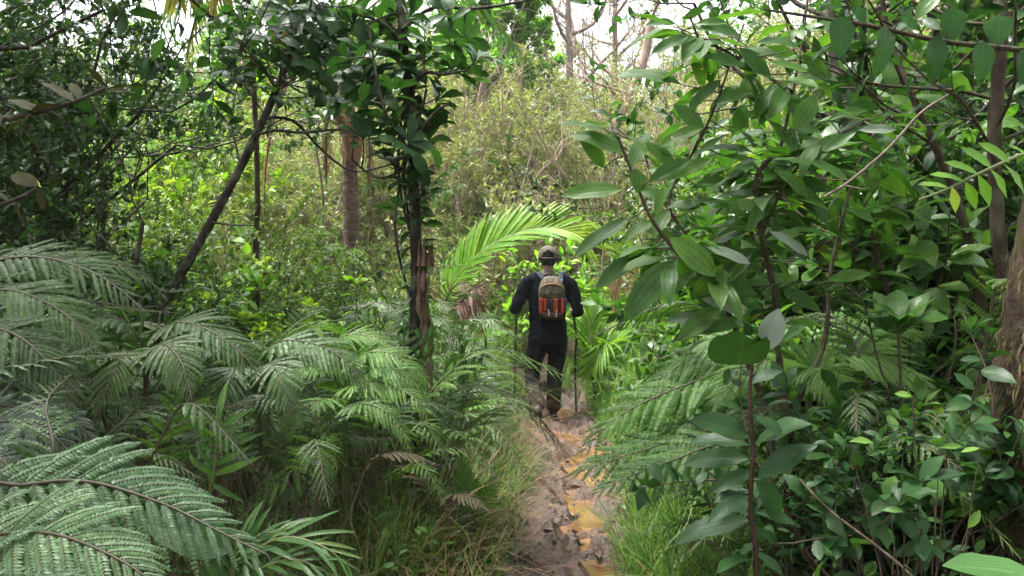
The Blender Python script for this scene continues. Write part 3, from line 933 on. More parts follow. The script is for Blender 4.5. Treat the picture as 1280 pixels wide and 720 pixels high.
def tree_proto(seed, h, trunk_frac, T, size, per, fol, bark, r=0.1, limbs=7, depth=2, spread=0.9, lean=(0, 0), ratio=0.5, upness=0.5, width=1.0, crown_len=0.35, kids=(4, 5), bend=0.06):
    rng = np.random.default_rng(seed)
    n = 10
    t = np.linspace(0, 1, n)
    pts = np.stack([lean[0] * t ** 1.3 * h + np.cumsum(rng.normal(0, bend / 3, n)), lean[1] * t * h + np.cumsum(rng.normal(0, bend / 3, n)), t * h], 1)
    pts[0] = 0
    A, B = MB(), MB()
    segs, tips = [], []
    for i in range(limbs):
        f = trunk_frac + (1 - trunk_frac) * (i + rng.uniform(0, 0.8)) / limbs
        q = np.array([np.interp(min(f, 1), t, pts[:, k]) for k in range(3)])
        a = i * 2.4 + rng.uniform(-0.5, 0.5)
        d = np.array([math.cos(a), math.sin(a), rng.uniform(0.3, 0.9)])
        grow(rng, q, d, h * crown_len * (1.15 - 0.5 * (f - trunk_frac) / (1 - trunk_frac)), r * 0.4, depth, segs, tips, kids=kids, spread=spread, ratio=ratio)
    tube(A, smooth_curve(pts, 30), [r * 1.35, r, r * 0.85, r * 0.7, r * 0.4], 10, jitter=0.06, rng=rng)
    wood(A, segs)
    leaves_on(B, T, tips, per, size, rng, upness=upness, width=width, outward=0.6)
    return A.mesh('trunk', bark), B.mesh('crown', fol)


def put(key, i, loc, sc, label, cat, group=None, rz=None, name='shrub', sz=None):
    st, fo, h = SH[key][i % len(SH[key])]
    x, y = loc[:2]
    t = thing(name, label, cat, (x, y, ground_h(x, y) - 0.03 if len(loc) < 3 else loc[2]), group, RNG.uniform(0, 6.28) if rz is None else rz, 1)
    t.scale = (sc, sc, sc if sz is None else sz)
    link('stems', st, t)
    link('foliage', fo, t)
    return t


def put_h(key, i, px, Y, top_py, label, cat, group=None, name='shrub', maxsc=3.0, wide=1.0, rz=None):
    """a shrub whose head reaches the height seen at photo row top_py"""
    x = PX(px, Y)
    ztop = CAMZ + (335 - top_py) / F * Y
    g = float(ground_h(x, Y))
    h = SH[key][i % len(SH[key])][2]
    s = min(maxsc, (ztop - g) / h)
    if s < 0.12: return None
    t = put(key, i, (x, Y), s * wide, label, cat, group, rz, name, sz=s)
    return t


def place_tree(mesh2, px, Y, label, cat='tree', group=None, rz=0.0, sc=1.0, name='tree', x=None):
    x = PX(px, Y) if x is None else x
    t = thing(name, label, cat, (x, Y, ground_h(x, Y) - 0.05), group, rz, sc)
    link('trunk', mesh2[0], t)
    link('crown', mesh2[1], t)
    return t

# =================================================================== helpers for plants read off the photograph
def C(*pts):
    """(px,py,Y) triples to world points"""
    return np.array([P(*p) for p in pts])


def gz(x, y):
    return float(ground_h(x, y))


def foot(px, Y, dx=0.0, sink=0.05):
    x = PX(px, Y) + dx
    return np.array([x, Y, gz(x, Y) - sink])


def leaf_px(mb, T, b, t, Y, wid=0.36, dt=0.0, nrm=(0, -0.7, 0.7), r=None, roll=0.0):
    p0 = P(b[0], b[1], Y); p1 = P(t[0], t[1], Y + dt)
    d = p1 - p0; L = np.linalg.norm(d)
    V = T[0]; L = L / max(0.6, np.linalg.norm(V[-1]))
    hw = np.abs(V[:, 0]).max()
    n = np.array(nrm, float) + RNG.normal(0, 0.12, 3)
    droop = V[-1][2] / max(V[-1][1], 0.1)
    place(mb, T, p0, d, n, L, L * wid * 0.5 / hw, None if r is None else [r])


def rosette(mb, c, axis, n, size, T, rng, openness=0.9, mat=0, rr=(0, 1), width=1.0):
    axis = norm(np.array(axis, float))
    a = np.arange(n) * 2.4 + rng.uniform(0, 6)
    ref = np.array([1.0, 0, 0]) if abs(axis[0]) < 0.8 else np.array([0, 1.0, 0])
    e1 = norm(np.cross(axis, ref)); e2 = np.cross(axis, e1)
    o = np.clip(openness + rng.normal(0, 0.2, n), 0.25, 1.5)[:, None]
    rad = np.cos(a)[:, None] * e1 + np.sin(a)[:, None] * e2
    d = norm(rad * np.sin(o) + axis * np.cos(o))
    nn = norm(axis * np.sin(o) - rad * np.cos(o) + rng.normal(0, 0.15, (n, 3)))
    b = np.asarray(c) - axis * rng.uniform(0, size * 0.4, n)[:, None]
    k = rng.integers(0, len(T), n)
    L = size * rng.uniform(0.65, 1.1, n)
    R = rng.uniform(rr[0], rr[1], n)
    for j, tt in enumerate(T):
        s = k == j
        place(mb, tt, b[s], d[s], nn[s], L[s], L[s] * width, R[s], mat)


def pairs(mb, curve, T, n, size, rng, start=0.25, angle=0.9, up=(0, 0, 1), lift=0.0, rr=(0, 1), width=1.0, taper=0.5, mat=0, end_leaf=True, jit=0.15):
    c = smooth_curve(curve, 40)
    tg = norm(np.gradient(c, axis=0))
    B, D, N, L = [], [], [], []
    for i in range(n):
        f = start + (1 - start) * i / max(1, n - 1)
        q = min(39, int(f * 39))
        t = tg[q]; upv = norm(np.array(up, float) - t * np.dot(t, up)); sdv = np.cross(t, upv)
        for s in (-1, 1):
            d = norm(sdv * s * math.sin(angle) + t * math.cos(angle) + upv * lift + rng.normal(0, jit, 3))
            B.append(c[q]); D.append(d); N.append(norm(upv + rng.normal(0, jit * 1.3, 3))); L.append(size * (1 - taper * abs(f - 0.55)) * rng.uniform(0.8, 1.1))
    if end_leaf:
        B.append(c[-1]); D.append(tg[-1]); N.append(np.array(up, float)); L.append(size)
    B, D, N, L = map(np.array, (B, D, N, L))
    k = rng.integers(0, len(T), len(B)); R = rng.uniform(rr[0], rr[1], len(B))
    for j, tt in enumerate(T):
        s = k == j
        place(mb, tt, B[s], D[s], N[s], L[s], L[s] * width, R[s], mat)


def nearest_on(c, p):
    return c[np.argmin(np.linalg.norm(c - p, axis=1))]


def twig_to(mb, a, b, r0, r1, rng, bow=0.12, sides=5):
    a = np.asarray(a); b = np.asarray(b)
    L = np.linalg.norm(b - a)
    m = (a + b) / 2 + rng.normal(0, bow * 0.5, 3) * L + np.array([0, 0, -bow * 0.3 * L])
    tube(mb, smooth_curve([a, m, b], 9), [r0, r1], sides)


# =================================================================== the leaning dark tree
rng = np.random.default_rng(21)
b0 = foot(178, 5.15)
t = thing('tree', 'slim dark tree leaning over the fern bank, its bare trunk slanting up to dark leaves', 'tree', b0)
tr = smooth_curve(np.vstack([b0, C((190, 430, 5.15), (215, 365, 5.2), (262, 280, 5.25), (310, 190, 5.3), (350, 100, 5.35), (382, 10, 5.4), (396, -70, 5.5))]), 60)
mb = MB(); tube(mb, tr, [0.031, 0.028, 0.026, 0.025, 0.022, 0.018], 11, jitter=0.17, rng=rng); mb.build('trunk', M['bark_dark'], t)
for pts, r in (([(322, 168, 5.3), (345, 163, 5.25), (378, 166, 5.1), (425, 162, 5.0), (447, 170, 4.9)], 0.011), ([(335, 146, 5.3), (368, 152, 5.4), (400, 185, 5.5), (440, 214, 5.6), (488, 206, 5.6)], 0.011),
               ([(357, 85, 5.3), (390, 72, 5.2), (420, 40, 5.2), (452, 8, 5.2)], 0.016), ([(372, 40, 5.4), (400, 30, 5.3), (440, 25, 5.2)], 0.012), ([(266, 278, 5.2), (290, 281, 5.1), (318, 282, 5.0)], 0.008),
               ([(345, 110, 5.3), (318, 70, 5.2), (290, 62, 5.1)], 0.008), ([(350, 95, 5.3), (370, 112, 5.1), (392, 122, 5.0)], 0.009), ([(300, 205, 5.3), (290, 150, 5.4), (300, 90, 5.5)], 0.007), ([(385, 0, 5.4), (350, -20, 5.2), (310, -15, 5.1)], 0.01)):
    mb = MB(); tube(mb, smooth_curve(C(*pts), 14), [r, r * 0.5], 6, jitter=0.08, rng=rng); mb.build('limb', M['bark_dark'], t)
mb = MB(); tw = MB()
spots = [(300, 20), (318, 8), (292, 50), (312, 60), (285, 25), (335, 25), (350, 45), (365, 10), (380, 55), (400, 15), (410, 45), (395, 75), (425, 20), (430, 60), (378, 95), (410, 90), (345, 5), (440, 38), (330, 70), (420, 110), (395, 30), (375, 32), (415, 5), (360, 70), (300, 85), (340, 115), (390, 50), (405, 62), (432, 85), (352, 20), (320, 40)]
for (px, py) in spots:
    Y = 5.3 + rng.uniform(-0.35, 0.35)
    p = P(px + rng.uniform(-5, 5), py + rng.uniform(-5, 5), Y)
    q = nearest_on(tr, p - np.array([0, 0, 0.15]))
    twig_to(tw, q, p, 0.006, 0.003, rng)
    rosette(mb, p, norm(p - q) + np.array([0, 0, 0.5]), int(rng.integers(6, 10)), 0.175, OBOV, rng, openness=1.05, rr=(0, 0.85))
mb.extend(tw, 1); mb.build('foliage', [M['dark_leaf'], M['bark_dark']], t)

# =================================================================== the climber-clad tree in the middle
rng = np.random.default_rng(22)
b0 = foot(510, 4.9)
t = thing('tree', 'dark upright tree with leaf rosettes up its climber-clad trunk, beside the broken stump', 'tree', b0)
tr = smooth_curve(np.vstack([b0, C((514, 590, 4.9), (517, 460, 4.9), (520, 340, 4.9), (518, 240, 4.9), (513, 130, 4.95), (503, 40, 5.0), (497, -90, 5.1))]), 70)
mb = MB(); tube(mb, tr, [0.040, 0.036, 0.033, 0.031, 0.028, 0.024], 10, jitter=0.12, rng=rng); mb.build('trunk', M['bark_dark'], t)
limbs = [[(512, 190, 4.9), (497, 215, 4.85), (470, 222, 4.8), (440, 200, 4.8)], [(512, 120, 4.95), (530, 92, 4.8), (555, 93, 4.7), (582, 88, 4.6)], [(500, 40, 5.0), (540, 10, 4.8), (590, 11, 4.7), (640, 4, 4.6), (690, -6, 4.6)],
         [(518, 240, 4.9), (528, 165, 4.7), (548, 138, 4.6), (562, 130, 4.6)], [(505, 60, 5), (480, 30, 4.9), (440, 16, 4.8)], [(514, 150, 4.9), (480, 120, 4.9), (455, 85, 4.9)], [(516, 200, 4.9), (500, 170, 4.6), (478, 130, 4.5), (460, 30, 4.5)]]
lc = []
for pts in limbs:
    mb = MB(); c = smooth_curve(C(*pts), 16); lc.append(c); tube(mb, c, [0.013, 0.006], 6, jitter=0.08, rng=rng); mb.build('limb', M['bark_dark'], t)
skel = np.vstack([tr] + lc)
mb = MB(); tw = MB()
spots = [(455, 60), (470, 22), (482, 88), (500, 45), (498, 110), (520, 20), (528, 68), (522, 128), (490, 150), (512, 172), (520, 205), (548, 30), (556, 18), (584, 42), (592, 62), (575, 78), (585, 85), (552, 118), (470, 132), (452, 150), (545, 150), (533, 168), (500, 198), (450, 12), (436, 32), (462, 100), (540, 62), (510, 82), (478, 60), (492, 14), (446, 118), (458, 172), (505, 140), (530, 40), (500, 72), (474, 108), (484, 178), (526, 185), (512, 228), (528, 232), (508, 262), (526, 275), (438, 70), (466, 42), (448, 90)]
for (px, py) in spots:
    Y = 4.9 + rng.uniform(-0.4, 0.3)
    p = P(px + rng.uniform(-5, 5), py + rng.uniform(-5, 5), Y)
    q = nearest_on(skel, p - np.array([0, 0, 0.08]))
    twig_to(tw, q, p, 0.006, 0.003, rng)
    rosette(mb, p, norm(p - q) * 0.6 + np.array([0, -0.1, 0.6]), int(rng.integers(6, 10)), 0.185, OBOV, rng, openness=1.0, rr=(0, 0.85))
mb.extend(tw, 1); mb.build('foliage', [M['dark_leaf'], M['bark_dark']], t)
mb = MB()
for i in range(150):
    f = rng.uniform(0.30, 0.80); q = tr[int(f * 69)]
    a = rng.uniform(0, 6.28)
    d = np.array([math.cos(a), math.sin(a), rng.uniform(-0.7, 0.5)])
    place(mb, MED[i % 3], q + d * 0.03, d, np.array([0, 0, 1.0]) + rng.normal(0, 0.4, 3), rng.uniform(0.05, 0.11))
mb.build('climber_foliage', M['small_dark'], t)
mb = MB()
for k in range(3):
    ph = rng.uniform(0, 6)
    c = tr[8:52] + np.stack([np.cos(ph + np.arange(44) * 0.16), np.sin(ph + np.arange(44) * 0.16), np.zeros(44)], 1) * (0.056 + 0.03 * k)
    tube(mb, c, 0.008, 5)
mb.build('climber_stems', M['bark_dark'], t)
mb = MB(); tw = MB()
for pts in ([(522, 238, 4.9), (545, 226, 4.75), (578, 194, 4.65)], [(520, 255, 4.9), (548, 240, 4.7), (570, 233, 4.6)], [(516, 235, 4.9), (490, 226, 4.7), (465, 232, 4.6)]):
    c = C(*pts); tube(tw, smooth_curve(c, 12), [0.005, 0.002], 4); pairs(mb, c, MED, 8, 0.085, rng, start=0.2, up=(0, -0.6, 0.8), rr=(0.2, 1.0), width=0.8)
mb.extend(tw, 1); mb.build('spray_foliage', [M['mid_leaf'], M['stalk_green']], t)

# broken stump
rng = np.random.default_rng(23)
b0 = foot(531, 4.86)
t = thing('broken_stump', 'rotten broken stump with peeling reddish brown wood, against the climber-clad tree', 'stump', b0)
c = smooth_curve(np.vstack([b0, C((534, 470, 4.86), (531, 400, 4.86), (527, 355, 4.86), (532, 322, 4.86))]), 40)
mb = MB(); tube(mb, c, [0.038, 0.034, 0.026, 0.029, 0.016], 11, jitter=0.34, rng=rng)
tip = c[-1]
for k in range(7):
    a = k * 0.9; o = np.array([math.cos(a), math.sin(a), 0]) * 0.035
    tube(mb, np.array([tip + o - [0, 0, .05], tip + o * 1.1 + [0, 0, rng.uniform(0.02, 0.12)]]), [0.018, 0.003], 5)
mb.build('wood', M['rot'], t)
mb = MB()
for k in range(22):
    i = rng.integers(14, 39); a = rng.uniform(-2.6, 0.3); o = np.array([math.cos(a), math.sin(a), 0])
    place(mb, tmpl(2, 0.13, 0.5, 0.1, 0.3), c[i] + o * 0.032, np.array([0, 0, -1.0]) + o * 0.2, o, rng.uniform(0.06, 0.15))
mb.build('loose_bark', M['rot'], t)

# =================================================================== palms
rng = np.random.default_rng(24)
# tall palm with ringed pale trunk
b0 = foot(440, 9.2)
t = thing('palm_tree', 'palm with ringed pinkish trunk and hanging dead sheaths, between the two dark trees', 'palm', b0)
tr = smooth_curve(np.vstack([b0, C((440, 330, 9.2), (438, 240, 9.2), (436, 170, 9.2), (430, 90, 9.2), (428, 40, 9.2))]), 40)
A = MB()
rings = 0.075 * (1 + 0.05 * (np.arange(120) % 4 == 0)); c = smooth_curve(tr, 120)
tube(A, c, rings * np.linspace(1.2, 0.9, 120), 14, jitter=0.02, rng=rng); A.build('trunk', M['bark_palm'], t)
for pts, wd in (([(432, 175, 9.1), (420, 140, 9.0), (408, 108, 8.9), (398, 96, 8.9)], 0.11), ([(436, 200, 9.1), (432, 160, 9.05), (418, 118, 9.0)], 0.13), ([(442, 205, 9.1), (446, 170, 9.1), (450, 130, 9.1)], 0.12)):
    mb = MB(); c = smooth_curve(C(*pts), 10)
    for k in range(-3, 4):
        off = np.array([k / 3 * wd * 0.5, -0.03 * abs(k), 0])
    V = []
    for i, q in enumerate(c):
        wv = wd * (0.4 + 0.6 * math.sin(PI * min(1, 0.2 + i / 10)))
        for k in range(5):
            u = (k - 2) / 2
            V.append(q + np.array([u * wv * 0.5, 0.06 * u * u, 0]))
    Q = [(i * 5 + k, i * 5 + k + 1, i * 5 + k + 6, i * 5 + k + 5) for i in range(9) for k in range(4)]
    mb.add(V, quads=Q); mb.build('leaf_sheath', M['fibre'], t)
mb = MB()
for k in range(40):
    a = rng.uniform(0, 6.28); z0 = tr[rng.integers(24, 31)] + np.array([math.cos(a), math.sin(a), 0]) * 0.072
    L = rng.uniform(0.15, 0.6); o = np.array([math.cos(a), math.sin(a), 0])
    tube(mb, smooth_curve([z0, z0 + o * 0.08 - [0, 0, L * 0.5], z0 + o * rng.uniform(0.05, 0.2) - [0, 0, L]], 6), [0.006, 0.002], 3, cap=False)
mb.build('hanging_fibre', M['palm_pink'], t)
top = tr[-1]
for k, (dx, dy, dz, ln) in enumerate([(-1.5, -0.4, 0.5, .6), (1.2, -0.6, 0.7, .6), (-0.9, 0.7, 0.9, .6), (0.5, 0.9, 1.0, .55), (-1.2, -1.2, -0.2, .6), (0.3, -1.4, 0.4, .6), (1.5, 0.3, 0.1, .6)]):
    mb = MB(); e = np.array([dx, dy, dz])
    palm_frond(mb, [top, top + e * 0.4 + [0, 0, 0.45], top + e * 0.9 + [0, 0, 0.35], top + e * 1.35 - [0, 0, 0.35]], np.array([0, 0, 1.0]), ln, n=26, sag=0.35, lift=0.0, width=0.9, rng=rng)
    mb.build('frond', [M['palm_dark'], M['stalk_green']], t)
for k, (pts, ln) in enumerate((([(432, 60, 9.1), (400, 40, 8.9), (360, 90, 8.8), (335, 190, 8.8), (330, 270, 8.8)], .22), ([(434, 80, 9.1), (455, 110, 8.9), (462, 190, 8.9), (460, 250, 8.9)], .2), ([(430, 90, 9.1), (410, 150, 8.9), (408, 230, 8.9)], .2))):
    mb = MB(); palm_frond(mb, C(*pts), np.array([0, -1.0, 0.3]), ln, n=26, sag=0.9, lift=-0.1, rng=rng, width=0.7)
    tag(mb.build('dead_frond', [M['palm_dead'] if k else M['palm_pink'], M['twig']], t), 'brown dead frond hanging down')

# slender palm whose yellow tipped fronds hang in from above
b0 = foot(322, 7.2)
t = thing('palm_tree', 'slender palm behind the leaning tree, yellow tipped fronds drooping from above', 'palm', b0)
tr = smooth_curve(np.vstack([b0, C((320, 330, 7.2), (322, 240, 7.2), (318, 120, 7.2), (310, 0, 7.2), (302, -110, 7.2))]), 40)
A = MB(); tube(A, tr, [0.03, 0.022, 0.02], 10, jitter=0.1, rng=rng); A.build('trunk', M['bark_brown'], t)
for pts, mat, ln in (([(302, -110, 7.2), (280, -120, 6.9), (235, -60, 6.6), (215, -12, 6.4)], 'palm_tip', .55), ([(302, -110, 7.2), (310, -110, 6.9), (285, -55, 6.5), (268, 0, 6.3)], 'palm_tip', .5), ([(302, -110, 7.2), (330, -100, 7.0), (350, -20, 6.8), (352, 60, 6.7)], 'palm_tip', .5),
                     ([(302, -110, 7.2), (360, -150, 7.4), (430, -90, 7.6)], 'palm_dark', .6), ([(302, -110, 7.2), (250, -160, 7.6), (190, -80, 7.9)], 'palm_dark', .6), ([(302, -110, 7.2), (270, -60, 7.0), (240, 40, 7.0), (232, 75, 7.0)], 'palm_tip', .35)):
    mb = MB(); palm_frond(mb, C(*pts), np.array([0, -0.3, 1.0]), ln, n=26, sag=0.8, lift=-0.1, rng=rng); mb.build('frond', [M[mat], M['stalk_green']], t)

# the yellow-green palm arching over the hiker
rng = np.random.default_rng(25)
b0 = foot(545, 10.2)
t = thing('palm', 'stemless palm behind the hiker with one large yellow-green frond arching over him', 'palm', b0)
mb = MB()
palm_frond(mb, np.vstack([b0 + [0, 0, 0.1], C((536, 412, 10.2), (556, 372, 10.15), (590, 326, 10.0), (628, 300, 9.9), (668, 287, 9.8), (705, 288, 9.75), (733, 306, 9.7))]), np.array([-0.35, -0.55, 0.75]), 0.66, n=44, start=0.33, width=1.42, angle=0.95, tipangle=0.42, lift=0.22, droop=0, rng=rng, rach=0.014, base_len=0.8, tip_len=0.45, r0=0.05, r1=0.95)
mb.build('frond', [M['palm'], M['stalk_green']], t)
for pts, ln in (([(545, 415, 10.2), (520, 330, 10.6), (500, 300, 10.8), (470, 300, 11)], .5), ([(545, 415, 10.2), (560, 330, 10.8), (590, 260, 11.3), (640, 235, 11.6)], .5)):
    pass
for k, (pts, ln, sag) in enumerate((([(548, 420, 10.1), (560, 395, 9.9), (580, 372, 9.7), (603, 356, 9.6)], 0.46, 0.5), ([(552, 420, 10.0), (575, 380, 9.7), (592, 362, 9.5), (598, 385, 9.4), (594, 430, 9.4)], 0.42, 0.75), ([(546, 420, 10.1), (556, 380, 9.9), (568, 358, 9.8), (585, 352, 9.7)], .3, .6), ([(540, 420, 10), (552, 392, 9.7), (575, 380, 9.5), (605, 392, 9.4)], 0.34, 0.75))):
    mb = MB(); palm_frond(mb, np.vstack([b0, C(*pts)]), np.array([0.2, -0.6, 0.6]), ln, n=26, start=0.35, sag=sag, lift=0.0, angle=1.1, tipangle=0.5, rng=rng, width=1.0)
    tag(mb.build('dead_frond', [M['palm_dead'], M['twig']], t), 'brown dead palm frond, folded and drooping')

rng = np.random.default_rng(26)
b0 = foot(835, 11.0)
t = thing('palm', 'pale yellow-green palm behind the hiker with a pinkish dead frond under its fan', 'palm', b0)
for pts, ln, m_ in (([(832, 400, 11), (815, 360, 10.9), (790, 328, 10.8), (760, 306, 10.7), (722, 296, 10.6)], .62, 'palm'), ([(838, 380, 11), (850, 320, 11.1), (850, 275, 11.2), (830, 245, 11.3)], .6, 'palm_dark'), ([(830, 410, 11), (800, 385, 10.6), (770, 400, 10.3), (745, 440, 10.1)], .5, 'palm'), ([(838, 400, 11), (870, 350, 11), (910, 340, 11)], .55, 'palm_dark')):
    mb = MB(); palm_frond(mb, np.vstack([b0, C(*pts)]), np.array([-0.1, -0.55, 0.8]), ln, n=34, start=0.35, rng=rng, lift=0.15, droop=0 if m_ == 'palm' else None, r0=0.2, r1=1.0, width=1.5); mb.build('frond', [M[m_], M['stalk_green']], t)
mb = MB(); palm_frond(mb, np.vstack([b0, C((820, 390, 10.9), (795, 345, 10.5), (778, 340, 10.3), (770, 362, 10.2), (768, 398, 10.1))]), np.array([0.1, -1, 0.2]), 0.3, n=24, start=0.45, sag=0.7, lift=0, rng=rng, angle=0.9)
tag(mb.build('dead_frond', [M['palm_pink'], M['twig']], t), 'pinkish dead frond hanging')

rng = np.random.default_rng(27)
b0 = foot(742, 9.8)
t = thing('palm', 'low young palm with pale splayed leaflets just past the walking stick', 'palm', b0)
for pts, ln in (([(742, 455, 9.7), (730, 430, 9.5), (715, 415, 9.3), (700, 425, 9.2)], .4), ([(748, 455, 9.7), (760, 430, 9.4), (752, 440, 9.2), (735, 470, 9.1)], .42), ([(752, 455, 9.8), (775, 425, 9.8), (800, 440, 9.7)], .4), ([(742, 455, 9.8), (738, 410, 9.9), (745, 375, 10)], .4), ([(740, 470, 9.7), (715, 455, 9.4), (705, 480, 9.2)], .36)):
    mb = MB(); palm_frond(mb, np.vstack([b0, C(*pts)]), np.array([0, -0.5, 0.9]), ln, n=24, start=0.3, rng=rng, lift=0.1, width=1.1, r0=0, r1=.6); mb.build('frond', [M['palm'], M['stalk_green']], t)

# =================================================================== ribbed-leaf shrub on the near side of the path
rng = np.random.default_rng(28)
YM = 3.1
b0 = foot(985, 3.2)
t = thing('ribbed_shrub', 'tall shrub with large drooping three-ribbed leaves, reaching out towards the path beside the hiker', 'shrub', b0)
stems = [[(965, 560, 3.2), (930, 440, 3.15), (897, 366, 3.1), (847, 316, 3.1), (813, 271, 3.1), (790, 215, 3.1), (772, 171, 3.1)],
         [(985, 560, 3.2), (973, 440, 3.2), (969, 371, 3.2), (952, 293, 3.2), (945, 227, 3.2), (960, 200, 3.25), (974, 190, 3.3), (991, 115, 3.4), (1003, 50, 3.5), (1012, -20, 3.6)],
         [(897, 366, 3.1), (862, 300, 3.2), (836, 249, 3.25), (874, 177, 3.3), (895, 130, 3.3), (911, 85, 3.35), (930, 30, 3.4)],
         [(990, 540, 3.3), (1030, 430, 3.4), (1040, 330, 3.5), (1075, 200, 3.6), (1120, 130, 3.7)],
         [(952, 293, 3.2), (985, 225, 3.2), (1030, 180, 3.2), (1085, 150, 3.2)],
         [(991, 115, 3.4), (950, 90, 3.3), (900, 60, 3.2), (850, 40, 3.1)],
         [(911, 85, 3.35), (880, 60, 3.2), (862, 20, 3.1)]]
sk = []
for i, pts in enumerate(stems):
    mb = MB(); c = C(*pts)
    if i in (0, 1, 3): c = np.vstack([b0, c])
    c = smooth_curve(c, 40); sk.append(c)
    tube(mb, c, [0.014, 0.011, 0.007, 0.004] if i in (0, 1, 3) else [0.007, 0.003], 7, jitter=0.08, rng=rng); mb.build('stem', M['bark_brown'], t)
sk = np.vstack(sk)
EXP = [((852, 106), (783, 76), .38), ((783, 193), (724, 156), .36), ((755, 210), (734, 172), .42), ((788, 210), (808, 166), .42), ((778, 237), (709, 239), .34), ((795, 240), (804, 212), .8), ((811, 227), (859, 197), .32), ((819, 268), (826, 235), .7), ((833, 260), (879, 252), .36),
       ((786, 274), (721, 311), .30), ((805, 313), (748, 353), .32), ((847, 325), (782, 384), .36), ((919, 279), (924, 233), .6), ((935, 266), (885, 305), .26), ((963, 280), (1012, 319), .3), ((955, 313), (896, 333), .3), ((991, 162), (1023, 120), .45), ((1036, 150), (1082, 129), .3), ((947, 238), (1049, 217), .26),
       ((919, 165), (934, 130), .5), ((880, 160), (826, 171), .3), ((847, 426), (900, 381), .34), ((840, 428), (890, 398), .3), ((861, 361), (917, 395), .34), ((888, 200), (845, 215), .35), ((905, 195), (955, 200), .3), ((870, 232), (915, 218), .34), ((880, 300), (850, 345), .36), ((905, 330), (870, 372), .36), ((945, 345), (1000, 350), .3), ((960, 330), (1005, 312), .3),
       ((1000, 70), (1040, 95), .36), ((985, 110), (950, 150), .34), ((1010, 90), (970, 75), .34), ((900, 100), (865, 130), .36), ((925, 60), (960, 90), .36), ((880, 70), (930, 78), .3), ((860, 45), (820, 60), .3), ((845, 30), (815, 22), .34), ((870, 30), (905, 22), .3), ((950, 85), (925, 115), .4), ((1075, 205), (1120, 190), .3), ((1050, 260), (1100, 270), .3), ((1040, 300), (1000, 275), .34), ((930, 400), (885, 410), .3), ((975, 360), (1025, 385), .32), ((1035, 350), (1085, 340), .3), ((940, 205), (905, 225), .36), ((915, 370), (960, 385), .32), ((895, 345), (850, 300), .4), ((820, 285), (860, 310), .3), ((830, 300), (800, 345), .34), ((960, 150), (995, 185), .36), ((970, 215), (1020, 240), .3), ((1060, 225), (1020, 200), .34), ((838, 250), (800, 232), .34), ((850, 225), (815, 205), .36), ((865, 200), (905, 165), .32), ((880, 165), (850, 130), .38), ((895, 130), (935, 108), .34), ((900, 110), (868, 88), .36), ((925, 45), (885, 25), .34), ((965, 200), (1010, 195), .32), ((980, 165), (1025, 155), .34), ((955, 260), (910, 250), .34), ((958, 300), (1000, 285), .3), ((968, 360), (930, 350), .34), ((885, 350), (925, 330), .34), ((870, 335), (835, 365), .36), ((915, 395), (870, 405), .32), ((1000, 60), (960, 40), .36), ((1030, 190), (1065, 165), .34)]
mb = MB(); pet = MB()
for b, e, wd in EXP:
    Y = YM + rng.uniform(-0.18, 0.3)
    e = (b[0] + (e[0] - b[0]) * 1.12, b[1] + (e[1] - b[1]) * 1.12)
    bb = P(b[0], b[1], Y); q = nearest_on(sk, bb)
    twig_to(pet, q, bb, 0.003, 0.002, rng, 0.08, 4)
    nr = np.array([rng.normal(0, 0.35), -0.85 + rng.normal(0, 0.25), 0.6])
    leaf_px(mb, BIG[rng.integers(0, 2)], b, e, Y, wd * 1.02, dt=rng.uniform(-0.07, 0.04), nrm=nr)
for i in range(150):
    q = sk[rng.integers(0, len(sk))] + rng.normal(0, 0.01, 3)
    pxq, pyq = proj(q)
    if pyq > 420 or pyq < -60 or (pyq < 130 and rng.random() < .6) or (pxq < 830 and rng.random() < 0.6): continue
    a = rng.uniform(0, 6.28)
    for s in (0, PI):
        d = np.array([math.cos(a + s), math.sin(a + s) * 0.8, rng.uniform(-0.5, 0.35)])
        e = q + norm(d) * rng.uniform(0.03, 0.09); twig_to(pet, q, e, 0.0025, 0.002, rng, 0.05, 3)
        place(mb, BIG[rng.integers(0, 3)], e, d, np.array([0, -0.35, 1.0]) + rng.normal(0, 0.3, 3), rng.uniform(0.14, 0.23), rng.uniform(0.13, 0.19))
mb.extend(pet, 1); mb.build('foliage', [M['mela'], M['twig']], t)
mb = MB()
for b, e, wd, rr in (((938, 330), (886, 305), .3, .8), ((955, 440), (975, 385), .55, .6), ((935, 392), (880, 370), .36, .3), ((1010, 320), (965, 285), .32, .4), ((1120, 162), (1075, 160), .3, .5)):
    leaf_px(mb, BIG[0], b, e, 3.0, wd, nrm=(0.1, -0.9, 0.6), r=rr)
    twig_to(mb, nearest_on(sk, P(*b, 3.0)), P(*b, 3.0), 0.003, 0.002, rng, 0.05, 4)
tag(mb.build('silvery_leaves', M['silver'], t), 'pale silvery leaves among the green ribbed ones')

# =================================================================== sapling with dark drooping leaves
rng = np.random.default_rng(29)
YS = 2.25
b0 = foot(943, YS)
t = thing('sapling', 'straight reddish sapling with big dark drooping leaves and a notched green leaf at its top', 'sapling', b0)
st = smooth_curve(np.vstack([b0, C((945, 720, YS), (938, 640, YS), (941, 560, YS), (937, 500, YS), (940, 455, YS))]), 40)
mb = MB(); tube(mb, st, [0.008, 0.007, 0.0055, 0.004], 8, jitter=0.05, rng=rng); mb.build('stem', M['twig_red'], t)
